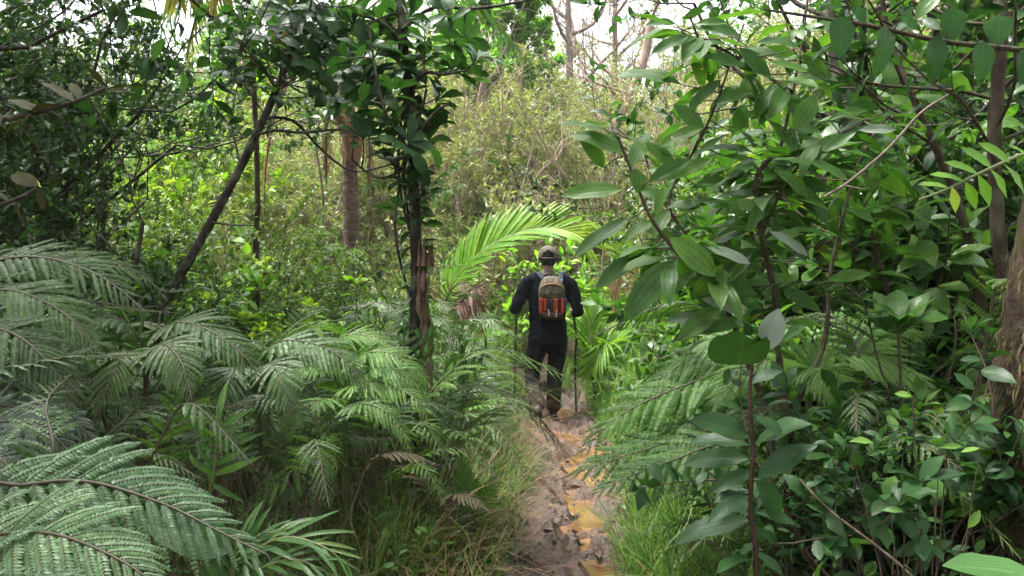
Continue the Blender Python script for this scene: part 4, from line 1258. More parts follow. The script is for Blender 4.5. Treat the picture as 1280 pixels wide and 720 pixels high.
# notched leaf: two rounded lobes either side of a torn tip
V, UV = [], []
out = [(-1.0, 0.62), (-0.98, 0.86), (-0.80, 1.02), (-0.62, 0.96), (-0.45, 1.04), (-0.25, 1.05), (-0.08, 1.0), (0.12, 0.86), (0.30, 0.82), (0.46, 0.96), (0.60, 0.84), (0.78, 0.98), (0.95, 0.88), (1.0, 0.66), (0.92, 0.36), (0.70, 0.14), (0.36, 0.03), (0.0, 0.0), (-0.36, 0.03), (-0.72, 0.14), (-0.94, 0.36)]
o = P(938, 456, YS - 0.05); sx = 38 / F * YS; sy = 42 / F * YS
ctr = np.array([0.0, 0.5])
for f in (0.0, 0.5, 1.0):
    for (a, b) in (out if f else [(0, 0.5)]):
        u, v = ctr[0] + (a - ctr[0]) * f, ctr[1] + (b - ctr[1]) * f
        V.append(o + np.array([u * sx - 14 / F * YS, -0.05 * v + 0.035 * u * u, v * sy - 0.018 * u * u])); UV.append((u * .5 + .5, v))
n = len(out)
T3 = [(0, 1 + i, 1 + (i + 1) % n) for i in range(n)]; Q4 = [(1 + i, 1 + n + i, 1 + n + (i + 1) % n, 1 + (i + 1) % n) for i in range(n)]
mb = MB(); mb.add(V, quads=Q4, tris=T3, uv=UV, r=0.6); tag(mb.build('leaf', M['notch'], t), 'broad green leaf with a torn notched end')
DL = [((936, 557), (862, 535), .34), ((944, 555), (997, 512), .5), ((936, 573), (852, 568), .34), ((946, 598), (1008, 548), .36), ((938, 650), (840, 658), .34), ((944, 640), (1000, 648), .3), ((944, 600), (992, 655), .42), ((944, 662), (985, 678), .3), ((936, 545), (880, 515), .4), ((944, 520), (985, 540), .4), ((936, 620), (885, 640), .32), ((942, 700), (900, 690), .3), ((944, 690), (985, 715), .3), ((938, 480), (975, 455), .4), ((938, 590), (895, 605), .32)]
for b, e, wd in DL:
    mb = MB(); leaf_px(mb, BIG[1], b, e, YS + rng.uniform(-0.05, 0.05), wd, dt=rng.uniform(-0.12, 0.05), nrm=(rng.normal(0, .3), -0.6, 0.7), r=rng.uniform(0, 0.5))
    pb = P(*b, YS); tube(mb, np.array([nearest_on(st, pb), pb]), 0.0025, 4); mb.build('leaf', M['dark_leaf'], t)

# =================================================================== trees and twigs at the near right
rng = np.random.default_rng(30)
b0 = foot(1262, 3.4)
t = thing('tree', 'thin brown tree trunk standing upright just behind the hanging-leaf branch', 'tree', b0)
tr = smooth_curve(np.vstack([b0, C((1262, 470, 3.4), (1257, 390, 3.4), (1247, 280, 3.4), (1243, 170, 3.4), (1250, 60, 3.4), (1250, -40, 3.45))]), 50)
mb = MB(); tube(mb, tr, [0.036, 0.032, 0.028, 0.026, 0.024], 10, jitter=0.08, rng=rng); mb.build('trunk', M['bark_brown'], t)
tips = []; segs = []
for k in range(9):
    q = tr[rng.integers(28, 49)]; a = rng.uniform(0, 6.28)
    grow(rng, q, np.array([math.cos(a), math.sin(a), 0.4]), 0.8, 0.008, 1, segs, tips, kids=(3, 4), ratio=0.55)
mb = MB(); wood(mb, segs); mb.build('limbs', M['bark_brown'], t)
mb = MB(); leaves_on(mb, MED, tips, 7, 0.12, rng, rr=(0, 0.8)); mb.build('crown', M['dark_leaf'], t)

b0 = foot(1300, 2.6)
t = thing('mossy_tree', 'stout mossy trunk shaggy with brown moss at the edge of the shrubs', 'tree', b0)
tr = smooth_curve(np.vstack([b0, C((1298, 720, 2.6), (1293, 600, 2.6), (1292, 500, 2.6), (1300, 400, 2.6), (1318, 250, 2.6), (1330, 50, 2.6), (1335, -100, 2.6))]), 60)
mb = MB(); tube(mb, tr, [0.16, 0.125, 0.115, 0.10, 0.07, 0.06], 20, jitter=0.10, rng=rng); mb.build('trunk', M['bark_moss'], t)
mb = MB()
n = 2600; i = rng.integers(0, 40, n); a = rng.uniform(0, 6.28, n); rad = np.interp(i, [0, 12, 25, 40], [0.165, 0.13, 0.118, 0.10])
o = np.stack([np.cos(a), np.sin(a), np.zeros(n)], 1)
keep = (vnoise(a * 3, i * 0.35, 5) > 0.42); o = o[keep]
place(mb, tmpl(2, 0.06, 0.4, 0.2, 0.5), tr[i[keep]] + o * rad[keep][:, None] * 0.97, o * 0.6 + np.array([0, 0, -1.0]) + rng.normal(0, 0.25, (len(o), 3)), o, rng.uniform(0.02, 0.07, len(o)))
mb.build('moss', M['moss'], t)

b0 = foot(1240, 3.6)
t = thing('tree', 'dark thin stem slanting up beside the upright brown trunk', 'tree', b0)
tr = smooth_curve(np.vstack([b0, C((1228, 400, 3.6), (1215, 320, 3.6), (1196, 250, 3.6), (1172, 190, 3.6), (1140, 120, 3.6), (1110, 40, 3.7), (1100, -30, 3.7))]), 40)
mb = MB(); tube(mb, tr, [0.026, 0.02, 0.014, 0.010], 8, jitter=0.08, rng=rng); mb.build('trunk', M['bark_brown'], t)
segs, tips = [], []
for k in range(8):
    q = tr[rng.integers(20, 39)]; a = rng.uniform(0, 6.28)
    grow(rng, q, np.array([math.cos(a), math.sin(a), 0.3]), 0.6, 0.007, 1, segs, tips, kids=(3, 4), ratio=0.55)
mb = MB(); wood(mb, segs); mb.build('limbs', M['bark_brown'], t)
mb = MB(); leaves_on(mb, MED, tips, 6, 0.13, rng, rr=(0, 0.9)); mb.build('crown', M['mid_leaf'], t)

# tree with black trunk and epiphyte
b0 = foot(1078, 5.2)
t = thing('tree', 'black mossy trunk with an olive epiphyte clump, half hidden behind the ribbed-leaf shrub', 'tree', b0)
tr = smooth_curve(np.vstack([b0, C((1085, 420, 5.2), (1078, 300, 5.2), (1068, 200, 5.2), (1060, 110, 5.2), (1050, 20, 5.2), (1046, -60, 5.2))]), 40)
mb = MB(); tube(mb, tr, [0.14, 0.12, 0.105, 0.085, 0.07], 12, jitter=0.1, rng=rng); mb.build('trunk', M['bark_dark'], t)
mb = MB(); e = tr[13] + np.array([0.05, -0.12, 0])
B = np.repeat(e[None], 60, 0) + rng.normal(0, 0.03, (60, 3)); a = rng.uniform(0, 6.28, 60)
place(mb, tmpl(5, 0.05, 0.4, 0.5, 0.9, base=0.4), B, np.stack([np.cos(a), np.sin(a) - 0.4, rng.uniform(-0.2, 0.9, 60)], 1), np.array([0, 0, 1.0]) + rng.normal(0, .1, (60, 3)), rng.uniform(0.15, 0.30, 60), r=rng.uniform(0, .45, 60))
tag(mb.build('epiphyte', M['leathery'], t), 'olive strap-leaved epiphyte clump')
segs, tips = [], []
for k in range(12):
    q = tr[rng.integers(16, 39)]; a = k * 2.4
    grow(rng, q, np.array([math.cos(a), math.sin(a), 0.3]), 1.3, 0.02, 2, segs, tips, kids=(3, 4), ratio=0.55)
mb = MB(); wood(mb, segs); mb.build('limbs', M['bark_dark'], t)
mb = MB(); leaves_on(mb, MED, tips, 7, 0.13, rng, rr=(0, 0.9)); mb.build('crown', M['dark_leaf'], t)

# bough with hanging leaves
b0 = foot(1330, 2.2)
t = thing('overhanging_tree', 'tree reaching in with a thin bare bough from which pointed leaves hang singly', 'tree', b0)
tr = smooth_curve(np.vstack([b0, C((1340, 500, 2.2), (1335, 250, 2.2), (1345, 90, 2.2), (1350, -60, 2.2))]), 30)
mb = MB(); tube(mb, tr, [0.05, 0.042, 0.035], 10, jitter=0.08, rng=rng); mb.build('trunk', M['bark_brown'], t)
bo = smooth_curve(C((1344, 72, 2.2), (1275, 62, 2.2), (1180, 52, 2.18), (1090, 33, 2.15), (1010, 20, 2.12), (955, 12, 2.1)), 40)
mb = MB(); tube(mb, bo, [0.010, 0.0075, 0.006, 0.0045, 0.003], 8, jitter=0.05, rng=rng); mb.build('bough', M['bark_brown'], t)
for b, e, wd in (((1051, 21), (1053, 71), .62), ((1108, 33), (1101, 98), .52), ((1172, 45), (1169, 104), .48), ((1230, 52), (1228, 101), .56), ((1190, 10), (1195, 48), .75), ((1247, 20), (1249, 55), .85), ((1128, 20), (1150, 36), .5), ((1070, 8), (1082, 30), .6), ((1284, 60), (1280, 104), .5)):
    mb = MB(); leaf_px(mb, HANG, b, e, 2.13 + rng.uniform(-0.05, 0.05), wd, nrm=(rng.normal(0, .25), -1, 0.15), r=rng.uniform(0.2, 1), dt=-0.02)
    pb = P(*b, 2.13); tube(mb, np.array([nearest_on(bo, pb), pb]), 0.002, 4); mb.build('leaf', M['hang'], t)

# bright spray reaching in at the near edge
b0 = foot(1360, 1.5)
t = thing('bright_sapling', 'sapling with a light green glossy spray of paired leaflets, one yellowing, near the thin trunk', 'sapling', b0)
c = np.vstack([b0, C((1370, 400, 1.5), (1330, 200, 1.5))])
mb = MB(); tube(mb, smooth_curve(c, 20), [0.012, 0.006], 8); mb.build('stem', M['bark_brown'], t)
c = smooth_curve(C((1330, 200, 1.5), (1290, 190, 1.48), (1235, 212, 1.45), (1185, 236, 1.42), (1148, 250, 1.40)), 30)
mb = MB(); tube(mb, c, [0.004, 0.002], 6); mb.build('spray_stem', M['stalk_green'], t)
mb = MB()
for b, e, rr in (((1240, 210), (1203, 182), .1), ((1222, 217), (1182, 200), .3), ((1205, 226), (1163, 215), .3), ((1185, 234), (1148, 228), .5), ((1262, 203), (1225, 176), .2), ((1255, 205), (1285, 243), .2), ((1238, 211), (1262, 247), .3), ((1222, 218), (1240, 258), .3), ((1206, 226), (1222, 262), .5), ((1190, 233), (1196, 266), .99), ((1280, 196), (1300, 230), .2), ((1285, 195), (1262, 180), .2)):
    leaf_px(mb, MED[0], b, e, 1.43 + rng.uniform(-0.02, 0.02), .42, nrm=(0, -0.7, 0.8), r=rr)
mb.build('leaflets', M['bright_leaf'], t)

# pleated leaf at the bottom corner
b0 = foot(1320, 1.25)
t = thing('pleated_plant', 'low plant with one broad pale pleated leaf, foot of the mossy trunk', 'plant', b0)
c = smooth_curve(np.vstack([b0, C((1320, 900, 1.25), (1300, 740, 1.25), (1285, 712, 1.25))]), 16)
mb = MB(); tube(mb, c, [0.006, 0.004], 6); mb.build('stem', M['stalk_green'], t)
mb = MB(); leaf_px(mb, BIG[0], (1300, 722), (1182, 695), 1.2, .46, nrm=(0, -0.35, 0.95), r=0.5); mb.build('leaf', M['pleat'], t)
mb = MB(); leaf_px(mb, BIG[0], (1310, 742), (1240, 770), 1.15, .46, nrm=(0, -0.35, 0.95), r=0.4); mb.build('leaf', M['pleat'], t)

# slanting bare sticks
for pts, r, lab in (([(1000, 600, 2.6), (1040, 640, 2.4), (1090, 678, 2.2), (1142, 722, 2.05), (1200, 790, 2.0)], 0.004, 'bare fallen stick slanting down through the shrubs beside the dark-leaved sapling'),
                    ([(1140, 720, 2.9), (1180, 660, 2.9), (1215, 610, 2.8), (1225, 560, 2.75)], 0.005, 'crooked pale stick leaning on the mossy trunk'),
                    ([(1030, 246, 3.0), (1060, 228, 2.98), (1110, 186, 2.93), (1150, 142, 2.88), (1186, 118, 2.85)], 0.005, 'long grey bare stick lying slantwise across the ribbed-leaf shrub')):
    mb = MB(); c = smooth_curve(C(*pts), 24); tube(mb, c, [r, r * 0.7], 7, jitter=0.1, rng=rng)
    for k in range(4):
        q = c[rng.integers(4, 22)]; twig_to(mb, q, q + rng.normal(0, 0.06, 3), r * 0.5, r * 0.2, rng)
    tag(mb.build('stick', M['bark_brown'] if 'fallen' in lab else M['bark_grey']), lab, 'stick')

# glossy shrub low in front of the mossy trunk
rng = np.random.default_rng(31)
b0 = foot(1120, 2.7)
t = thing('glossy_shrub', 'low shrub with small wet glossy dark leaves in front of the mossy trunk', 'shrub', b0)
segs, tips = [], []
for k in range(15):
    a = rng.uniform(0, 6.28); grow(rng, b0 + rng.normal(0, .04, 3) * [1, 1, 0], np.array([math.cos(a) * 0.25, math.sin(a) * 0.25, 1.0]), rng.uniform(0.6, 1.05), 0.008, 1, segs, tips, kids=(4, 6), ratio=0.5, up=0.05)
mb = MB(); wood(mb, segs); mb.build('stems', M['twig'], t)
mb = MB(); leaves_on(mb, MED, tips, 15, 0.095, rng, upness=0.7, rr=(0, 0.9), width=1.1); mb.build('foliage', M['dark_leaf'], t)
b0 = foot(1150, 2.3)
t = thing('round_leaved_plant', 'small plant with round bright green leaves amid the dark glossy shrub', 'plant', b0)
mb = MB(); lf = MB()
for k_, (b, e, wd) in enumerate((((1110, 622), (1120, 588), .9), ((1168, 622), (1174, 592), 1.0), ((1118, 680), (1112, 655), .8), ((1150, 690), (1168, 668), .7), ((1062, 552), (1103, 546), .4), ((1155, 650), (1195, 646), .35), ((1210, 660), (1230, 632), .5), ((1175, 560), (1215, 552), .3), ((1185, 545), (1160, 562), .4), ((1225, 560), (1195, 565), .4), ((1140, 495), (1115, 488), .5), ((1130, 640), (1100, 630), .4))):
    b, e = np.array(b, float), np.array(e, float); e = b + (e - b) * .8; leaf_px(lf, WIDE[k_ % 2] if wd > .55 else MED[k_ % 3], b, e, 2.3 + rng.uniform(-.1, .1), wd * .9, nrm=(rng.normal(0, .5), -0.5, 0.7 + rng.normal(0, .2)), r=rng.uniform(0, 1)); tube(mb, smooth_curve([b0, (b0 + P(*b, 2.3)) / 2 + rng.normal(0, .04, 3), P(*b, 2.3)], 8), 0.002, 4)
mb.build('stems', M['twig'], t); lf.build('foliage', M['herb_bright'], t)
# rosette sapling mid right
b0 = foot(1125, 3.1)
t = thing('rosette_sapling', 'upright rosette of broad light-backed leaves on a thin stem above the lacy ferns', 'sapling', b0)
top = P(1122, 398, 3.1); c = smooth_curve([b0, (b0 + top) / 2 + [0.03, 0, 0], top], 14)
mb = MB(); tube(mb, c, [0.008, 0.005], 6); mb.build('stem', M['twig'], t)
mb = MB(); rosette(mb, top, (-0.2, -0.2, 1), 11, 0.19, BIG, rng, openness=0.95, rr=(.1, .7)); mb.build('foliage', M['mid_leaf'], t)

# leathery twig at the top left
rng = np.random.default_rng(32)
b0 = foot(-90, 2.0)
t = thing('leathery_shrub', 'shrub with stiff olive-brown leathery leaves reaching in beneath the small-leaved crowns', 'shrub', b0)
c1 = smooth_curve(np.vstack([b0, C((-90, 500, 2.0), (-70, 250, 2.0), (-30, 165, 2.0), (40, 142, 1.98), (90, 128, 1.96), (132, 110, 1.95))]), 40)
c2 = smooth_curve(C((-70, 250, 2.0), (-20, 260, 1.95), (30, 245, 1.9), (48, 232, 1.9)), 16)
mb = MB(); tube(mb, c1, [0.018, 0.012, 0.006, 0.004], 8, jitter=.06, rng=rng); mb.build('stem', M['bark_dark'], t)
mb = MB(); tube(mb, c2, [0.007, 0.003], 6); mb.build('stem', M['bark_dark'], t)
mb = MB()
for b, e, wd in (((132, 112), (187, 101), .26), ((132, 109), (107, 79), .34), ((92, 127), (52, 97), .42), ((84, 130), (28, 140), .28), ((130, 114), (170, 112), .2), ((100, 124), (88, 100), .4), ((45, 140), (10, 118), .4), ((40, 143), (0, 165), .35), ((20, 150), (30, 175), .4), ((60, 138), (85, 150), .35), ((0, 158), (-20, 130), .4), ((48, 232), (10, 215), .4), ((48, 232), (55, 262), .4), ((30, 245), (0, 262), .36), ((20, 250), (28, 285), .36), ((48, 232), (78, 220), .35), ((10, 252), (-15, 230), .4)):
    leaf_px(mb, BIG[0], b, e, 1.95 + rng.uniform(-.05, .05), wd, nrm=(rng.normal(0, .3), -0.5 + rng.normal(0, .4), 0.8), dt=rng.uniform(-.04, .04))
mb.build('foliage', M['leathery'], t)

# =================================================================== hero ferns of the near bank
def hero_fern(label, base, fronds, mats, light=False, cat='fern', hi=2, **kw):
    """fronds: (points (px,py,Y)..., half width, up)"""
    t = thing('fern', label, cat, base)
    r = np.random.default_rng(abs(hash(label)) % 1000 if False else sum(map(ord, label)))
    for pts, hw, up in fronds:
        c = C(*pts); hw = hw * (1.0 if 'drooping over' in label or 'lacy fresh' in label else .72)
        mid = (np.array(base) * 0.5 + c[0] * 0.5); mid[2] = base[2] * 0.35 + c[0][2] * 0.65
        full = np.vstack([base, mid, c])
        cc = smooth_curve(full, 60); s = np.concatenate([[0], np.cumsum(np.linalg.norm(np.diff(cc, axis=0), axis=1))])
        k0 = np.argmin(np.linalg.norm(cc - c[0], axis=1)); st = s[k0] / s[-1]
        a = dict(n_pin=26, n_sub=24, droop=0.3, hi=hi, stalk_r=0.005, rng=r)
        a.update(kw)
        mb = MB(); frond(mb, full, np.array(up, float), hw, start=st, **a)
        mb.build('frond', mats, t)
    return t


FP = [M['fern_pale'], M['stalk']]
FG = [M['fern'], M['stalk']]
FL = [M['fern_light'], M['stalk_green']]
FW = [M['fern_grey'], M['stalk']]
hero_fern('large pale sheened fern with broad lacy fronds, lowest and closest of the bank', foot(-190, 1.6), [
    ([(-60, 622, 1.75), (30, 606, 1.74), (110, 602, 1.72), (200, 628, 1.68), (270, 662, 1.64), (335, 694, 1.60)], 0.25, (0.1, -0.75, 0.8)),
    ([(-80, 690, 1.6), (0, 668, 1.55), (70, 668, 1.50), (150, 700, 1.46), (215, 745, 1.42)], 0.24, (0.1, -0.75, 0.8)),
    ([(-60, 720, 1.5), (-10, 730, 1.45), (50, 750, 1.4), (100, 790, 1.36)], 0.22, (0.1, -0.7, 0.8))], [M['fern_painted_sheen'], M['stalk']], n_pin=20, n_sub=24, sub_len=0.125, sub_w=.85)  # its pale sheen is put into the frond colour
hero_fern('tall green fern whose long fronds arch highest over the bank below the leathery shrub', foot(-110, 2.9), [
    ([(-60, 352, 2.9), (0, 325, 2.88), (55, 322, 2.85), (110, 338, 2.8), (150, 362, 2.76), (182, 390, 2.72)], 0.24, (0.25, -0.6, 0.8)),
    ([(-60, 372, 2.7), (0, 362, 2.66), (45, 372, 2.62), (90, 400, 2.58), (125, 440, 2.54)], 0.24, (0.25, -0.6, 0.8)),
    ([(-60, 420, 2.6), (-10, 410, 2.5), (30, 425, 2.45), (70, 465, 2.4), (95, 510, 2.38)], 0.24, (0.2, -0.6, 0.8)),
    ([(-40, 350, 3.0), (30, 330, 3.1), (100, 322, 3.15), (160, 335, 3.2), (200, 362, 3.2)], 0.22, (0.1, -0.5, 0.9))], FG)
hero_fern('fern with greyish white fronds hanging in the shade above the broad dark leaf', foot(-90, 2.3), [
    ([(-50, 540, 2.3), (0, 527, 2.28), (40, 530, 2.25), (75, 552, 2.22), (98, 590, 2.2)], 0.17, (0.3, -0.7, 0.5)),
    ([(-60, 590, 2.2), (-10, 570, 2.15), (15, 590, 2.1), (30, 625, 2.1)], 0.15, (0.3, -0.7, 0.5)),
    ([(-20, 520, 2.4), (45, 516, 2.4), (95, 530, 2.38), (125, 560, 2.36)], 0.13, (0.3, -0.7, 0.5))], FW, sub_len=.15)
hero_fern('fern with sheened fronds spreading flat over the bank beneath the leaning trunk', foot(170, 3.3), [
    ([(190, 440, 3.3), (215, 405, 3.2), (255, 410, 3.1), (300, 440, 3.0), (330, 480, 2.95)], 0.25, (0.1, -0.5, 0.9)),
    ([(180, 445, 3.3), (150, 400, 3.2), (110, 402, 3.1), (70, 430, 3.0), (40, 470, 2.95)], 0.24, (-0.1, -0.5, 0.9)),
    ([(185, 460, 3.2), (200, 430, 3.0), (225, 450, 2.85), (240, 500, 2.75)], 0.24, (0, -0.6, 0.8)),
    ([(180, 460, 3.2), (160, 440, 3.0), (140, 470, 2.85), (120, 520, 2.75)], 0.22, (0, -0.6, 0.8))], FG)
hero_fern('fern with silvery fronds fanned out between leaning trunk and climber-clad tree', foot(330, 3.6), [
    ([(325, 480, 3.6), (340, 432, 3.5), (385, 428, 3.4), (430, 450, 3.3), (462, 490, 3.25)], 0.27, (0.1, -0.5, 0.9)),
    ([(320, 480, 3.6), (300, 440, 3.5), (265, 430, 3.4), (225, 450, 3.3), (190, 490, 3.25)], 0.27, (-0.1, -0.5, 0.9)),
    ([(325, 490, 3.5), (335, 455, 3.3), (350, 470, 3.15), (365, 520, 3.05)], 0.25, (0, -0.6, 0.8)),
    ([(320, 490, 3.5), (300, 460, 3.3), (285, 480, 3.15), (275, 535, 3.05)], 0.24, (0, -0.6, 0.8))], FP)
hero_fern('bright green fern with long narrow fronds arching in front of the climber-clad tree', foot(430, 3.9), [
    ([(436, 500, 3.8), (462, 462, 3.7), (492, 462, 3.62), (520, 482, 3.58), (538, 512, 3.55)], 0.2, (0.1, -0.5, 0.9)),
    ([(430, 470, 4.0), (420, 430, 3.95), (440, 418, 3.9), (475, 424, 3.85), (500, 444, 3.8)], 0.19, (0.1, -0.5, 0.9)),
    ([(432, 480, 3.9), (445, 448, 3.8), (480, 440, 3.7), (515, 458, 3.65), (545, 492, 3.6)], 0.20, (0.1, -0.5, 0.9)),
    ([(430, 500, 3.9), (450, 478, 3.7), (485, 480, 3.6), (520, 500, 3.5), (540, 535, 3.45)], 0.19, (0.1, -0.5, 0.9)),
    ([(428, 520, 3.8), (445, 505, 3.6), (475, 510, 3.5), (500, 535, 3.45), (515, 570, 3.4)], 0.18, (0.1, -0.5, 0.9)),
    ([(425, 490, 3.9), (405, 458, 3.8), (370, 462, 3.7), (335, 490, 3.6)], 0.2, (-0.1, -0.5, 0.9)),
    ([(425, 510, 3.8), (400, 500, 3.6), (370, 520, 3.5), (345, 560, 3.45)], 0.18, (-0.1, -0.5, 0.9))], FL, hi=1)
hero_fern('small light green upright fern with a browned base, on the verge of the mud path', foot(592, 4.5), [
    ([(588, 660, 4.5), (586, 620, 4.5), (580, 590, 4.5), (574, 566, 4.5)], 0.17, (-0.1, -1, 0.2)),
    ([(592, 665, 4.5), (600, 630, 4.45), (614, 606, 4.4), (628, 586, 4.4)], 0.15, (0.1, -1, 0.3)),
    ([(586, 665, 4.5), (568, 640, 4.45), (550, 606, 4.4)], 0.15, (-0.1, -1, 0.3))], FL, hi=1)
hero_fern('small browned fern spreading low beneath the light green upright fern', foot(598, 4.35), [
    ([(596, 668, 4.35), (610, 645, 4.3), (635, 638, 4.3), (655, 650, 4.3)], 0.07, (0, -.5, .9)), ([(594, 668, 4.35), (580, 644, 4.3), (555, 640, 4.3)], 0.07, (0, -.5, .9)), ([(596, 668, 4.35), (590, 645, 4.2), (572, 655, 4.1)], 0.06, (0, -.5, .9))], [M['fern_brown'], M['stalk']], hi=1, n_pin=16)
# fronds hanging over the path from the shrub side
hero_fern('fern with long green fronds drooping over the mud path beside the shrubs', foot(985, 3.9), [
    ([(960, 480, 3.9), (900, 470, 3.9), (855, 482, 3.85), (800, 505, 3.8), (761, 530, 3.75), (722, 572, 3.7)], 0.25, (-0.2, -0.55, 0.8)),
    ([(960, 530, 3.8), (900, 535, 3.7), (840, 552, 3.65), (780, 570, 3.6), (700, 598, 3.55)], 0.24, (-0.2, -0.55, 0.8)),
    ([(950, 560, 3.7), (900, 555, 3.6), (842, 575, 3.5), (780, 598, 3.4), (735, 622, 3.35)], 0.22, (-0.2, -0.55, 0.8)),
    ([(970, 470, 4.0), (940, 440, 4.0), (890, 440, 4.0), (840, 462, 3.95), (800, 492, 3.9)], 0.23, (-0.1, -0.5, 0.9))], [M['fern_matte'], M['stalk']], n_pin=17, n_sub=14, sub_len=.165, sub_w=1.15)
hero_fern('lacy fresh green fern spread wide under the notched leaf of the sapling', foot(1010, 3.6), [
    ([(1010, 500, 3.6), (1000, 455, 3.5), (965, 448, 3.4), (925, 470, 3.35), (890, 505, 3.3)], 0.25, (0, -0.5, 0.9)),
    ([(1015, 500, 3.6), (1040, 448, 3.5), (1080, 440, 3.4), (1130, 460, 3.35), (1170, 495, 3.3)], 0.25, (0, -0.5, 0.9)),
    ([(1012, 500, 3.6), (1010, 462, 3.4), (1030, 470, 3.2), (1050, 510, 3.1)], 0.24, (0, -0.6, 0.8)),
    ([(1015, 490, 3.7), (1060, 420, 3.7), (1110, 405, 3.7), (1170, 420, 3.65)], 0.24, (0, -0.5, 0.9)),
    ([(1005, 490, 3.7), (960, 435, 3.7), (915, 425, 3.7), (865, 440, 3.65)], 0.24, (0, -0.5, 0.9))], FL, hi=1)

# broad leaved plants of the near bank
rng = np.random.default_rng(40)
b0 = foot(150, 2.2)
t = thing('broad_leaved_plant', 'plant with two very large smooth dark leaves among the ferns, one brown at its edge', 'plant', b0)
for b, e, wd, Y in (((100, 560), (176, 606), .62, 2.3), ((290, 690), (175, 636), .5, 1.9)):
    mb = MB(); leaf_px(mb, WIDE[0], b, e, Y, wd, nrm=(0.15, -0.75, 0.65), r=.5); pb = P(*b, Y); tube(mb, smooth_curve([b0, (b0 + pb) / 2, pb], 8), 0.006, 5); mb.build('leaf', M['dark_leaf'], t)
b0 = foot(255, 2.7)
t = thing('reedy_seedling', 'upright seedling with long strap leaflets in pairs, in the dark gap below the silvery fern', 'seedling', b0)
c = np.vstack([b0, C((262, 640, 2.7), (266, 600, 2.7), (270, 560, 2.7), (272, 535, 2.7))])
mb = MB(); tube(mb, smooth_curve(c, 16), [0.007, 0.003], 6); mb.build('stem', M['stalk_green'], t)
mb = MB(); pairs(mb, c, [tmpl(6, 0.07, 0.4, 0.4, .5, base=.3), tmpl(6, 0.07, 0.4, 0.4, .8, base=.3)], 7, 0.17, rng, start=.45, up=(0, -.8, .6), angle=1.1); mb.build('foliage', M['mid_leaf'], t)
b0 = foot(300, 1.85)
t = thing('young_palm', 'young palm with glossy light green arching leaflets at the bottom of the bank', 'palm', b0)
for pts in ([(290, 740, 1.9), (320, 690, 1.88), (360, 672, 1.85), (405, 684, 1.82), (432, 705, 1.8)], [(290, 740, 1.9), (325, 712, 1.85), (370, 700, 1.8), (420, 722, 1.78)], [(290, 740, 1.9), (300, 700, 1.9), (325, 668, 1.9), (352, 668, 1.9)]):
    mb = MB(); palm_frond(mb, np.vstack([b0, C(*pts)]), np.array([0, -.5, .9]), 0.15, n=12, start=0.62, rng=rng, width=1.3, rach=.004, lift=.1); mb.build('frond', [M['palm_dark'], M['stalk_green']], t)

# =================================================================== the rest of the fern banks
PROF_L = ([-150, 0, 60, 120, 190, 250, 320, 400, 450, 490, 540, 575, 610, 640], [335, 335, 345, 365, 400, 420, 430, 440, 455, 470, 505, 560, 630, 720])
rng = np.random.default_rng(50)
RNG = np.random.default_rng(51)


def prof(p, px):
    return float(np.interp(px, *p))


def ferns(n, pxr, Yr, pf, sets, kind_h, label, group, nf=(8, 11), add=(5, 110), minsc=0.45, maxsc=1.25, gap=0.32, rng=rng, tilt=.15):
    done = []
    tries = 0
    rng = np.random.default_rng(sum(map(ord, group)) + 7)
    while len(done) < n and tries < n * 40:
        tries += 1
        px = rng.uniform(*pxr); Y = math.sqrt(rng.uniform(Yr[0] ** 2, Yr[1] ** 2)); x = PX(px, Y)
        if abs(x - path_x(Y)) < path_w(Y) + 0.28: continue
        if any((x - a) ** 2 + (Y - b) ** 2 < gap * gap for a, b in done): continue
        top = prof(pf, px) + rng.uniform(*add)
        z = CAMZ + (335 - top) / F * Y - gz(x, Y)
        sc = z / kind_h
        if sc < minsc: continue
        sc = min(sc, maxsc)
        # keep the crown off the path corridor
        room = abs(x - path_x(Y)) - path_w(Y) * 0.8
        if 0.72 * sc > room: sc = room / 0.72
        if sc < 0.3: continue
        done.append((x, Y))
        make_fern((x, Y), sc, int(rng.integers(nf[0], nf[1] + 1)), sets, label, group, rng, tilt=tilt)
    return len(done)


ferns(9, (-140, 110), (2.0, 3.2), PROF_L, ['tall', 'tall_pale'], 0.98, 'tall green fern packed into the shady bank below the leaning trunk', 'tall ferns of the shady bank', add=(25, 130))
ferns(24, (-140, 440), (3.2, 5.0), PROF_L, ['tall', 'tall_pale', 'arch'], 0.95, 'mid-sized fern in the rows behind the silvery fronds of the bank', 'ferns in the rows behind the near bank', add=(0, 90))
ferns(20, (330, 540), (4.4, 6.3), PROF_L, ['arch', 'arch_light', 'tall_pale'], 0.7, 'low fern around the foot of the climber-clad tree', 'ferns around the climber-clad tree', add=(-20, 90), maxsc=1.1)
ferns(26, (530, 636), (5.6, 8.6), ([500, 540, 560, 640, 660], [400, 396, 395, 415, 470]), ['arch_light', 'arch', 'tall_pale'], 0.68, 'light green fern crowding the verge beside the hiker, past the broken stump', 'ferns between the stump and the hiker', add=(0, 90), maxsc=1.15, gap=.25)
ferns(20, (-100, 530), (5.2, 8.5), ([-100, 150, 300, 400, 530], [310, 350, 400, 400, 400]), ['arch_light', 'arch', 'tall'], 0.7, 'fern half hidden behind the near bank, under the pale palm trunk', 'ferns behind the bank', add=(10, 80), maxsc=1.3)
rng = np.random.default_rng(77)
for f_ in ((500, 4.5, 425), (522, 4.5, 412), (470, 4.3, 440)):
    make_fern((PX(f_[0], f_[1]), f_[1]), (CAMZ + (335 - f_[2]) / F * f_[1] - gz(PX(f_[0], f_[1]), f_[1])) / .7, 9, ['arch_light', 'arch'], {500: 'fern hiding the foot of the climber-clad tree', 522: 'fern hiding the foot of the broken stump', 470: 'fern standing just on the bank side of the climber-clad tree'}[f_[0]], None, rng)
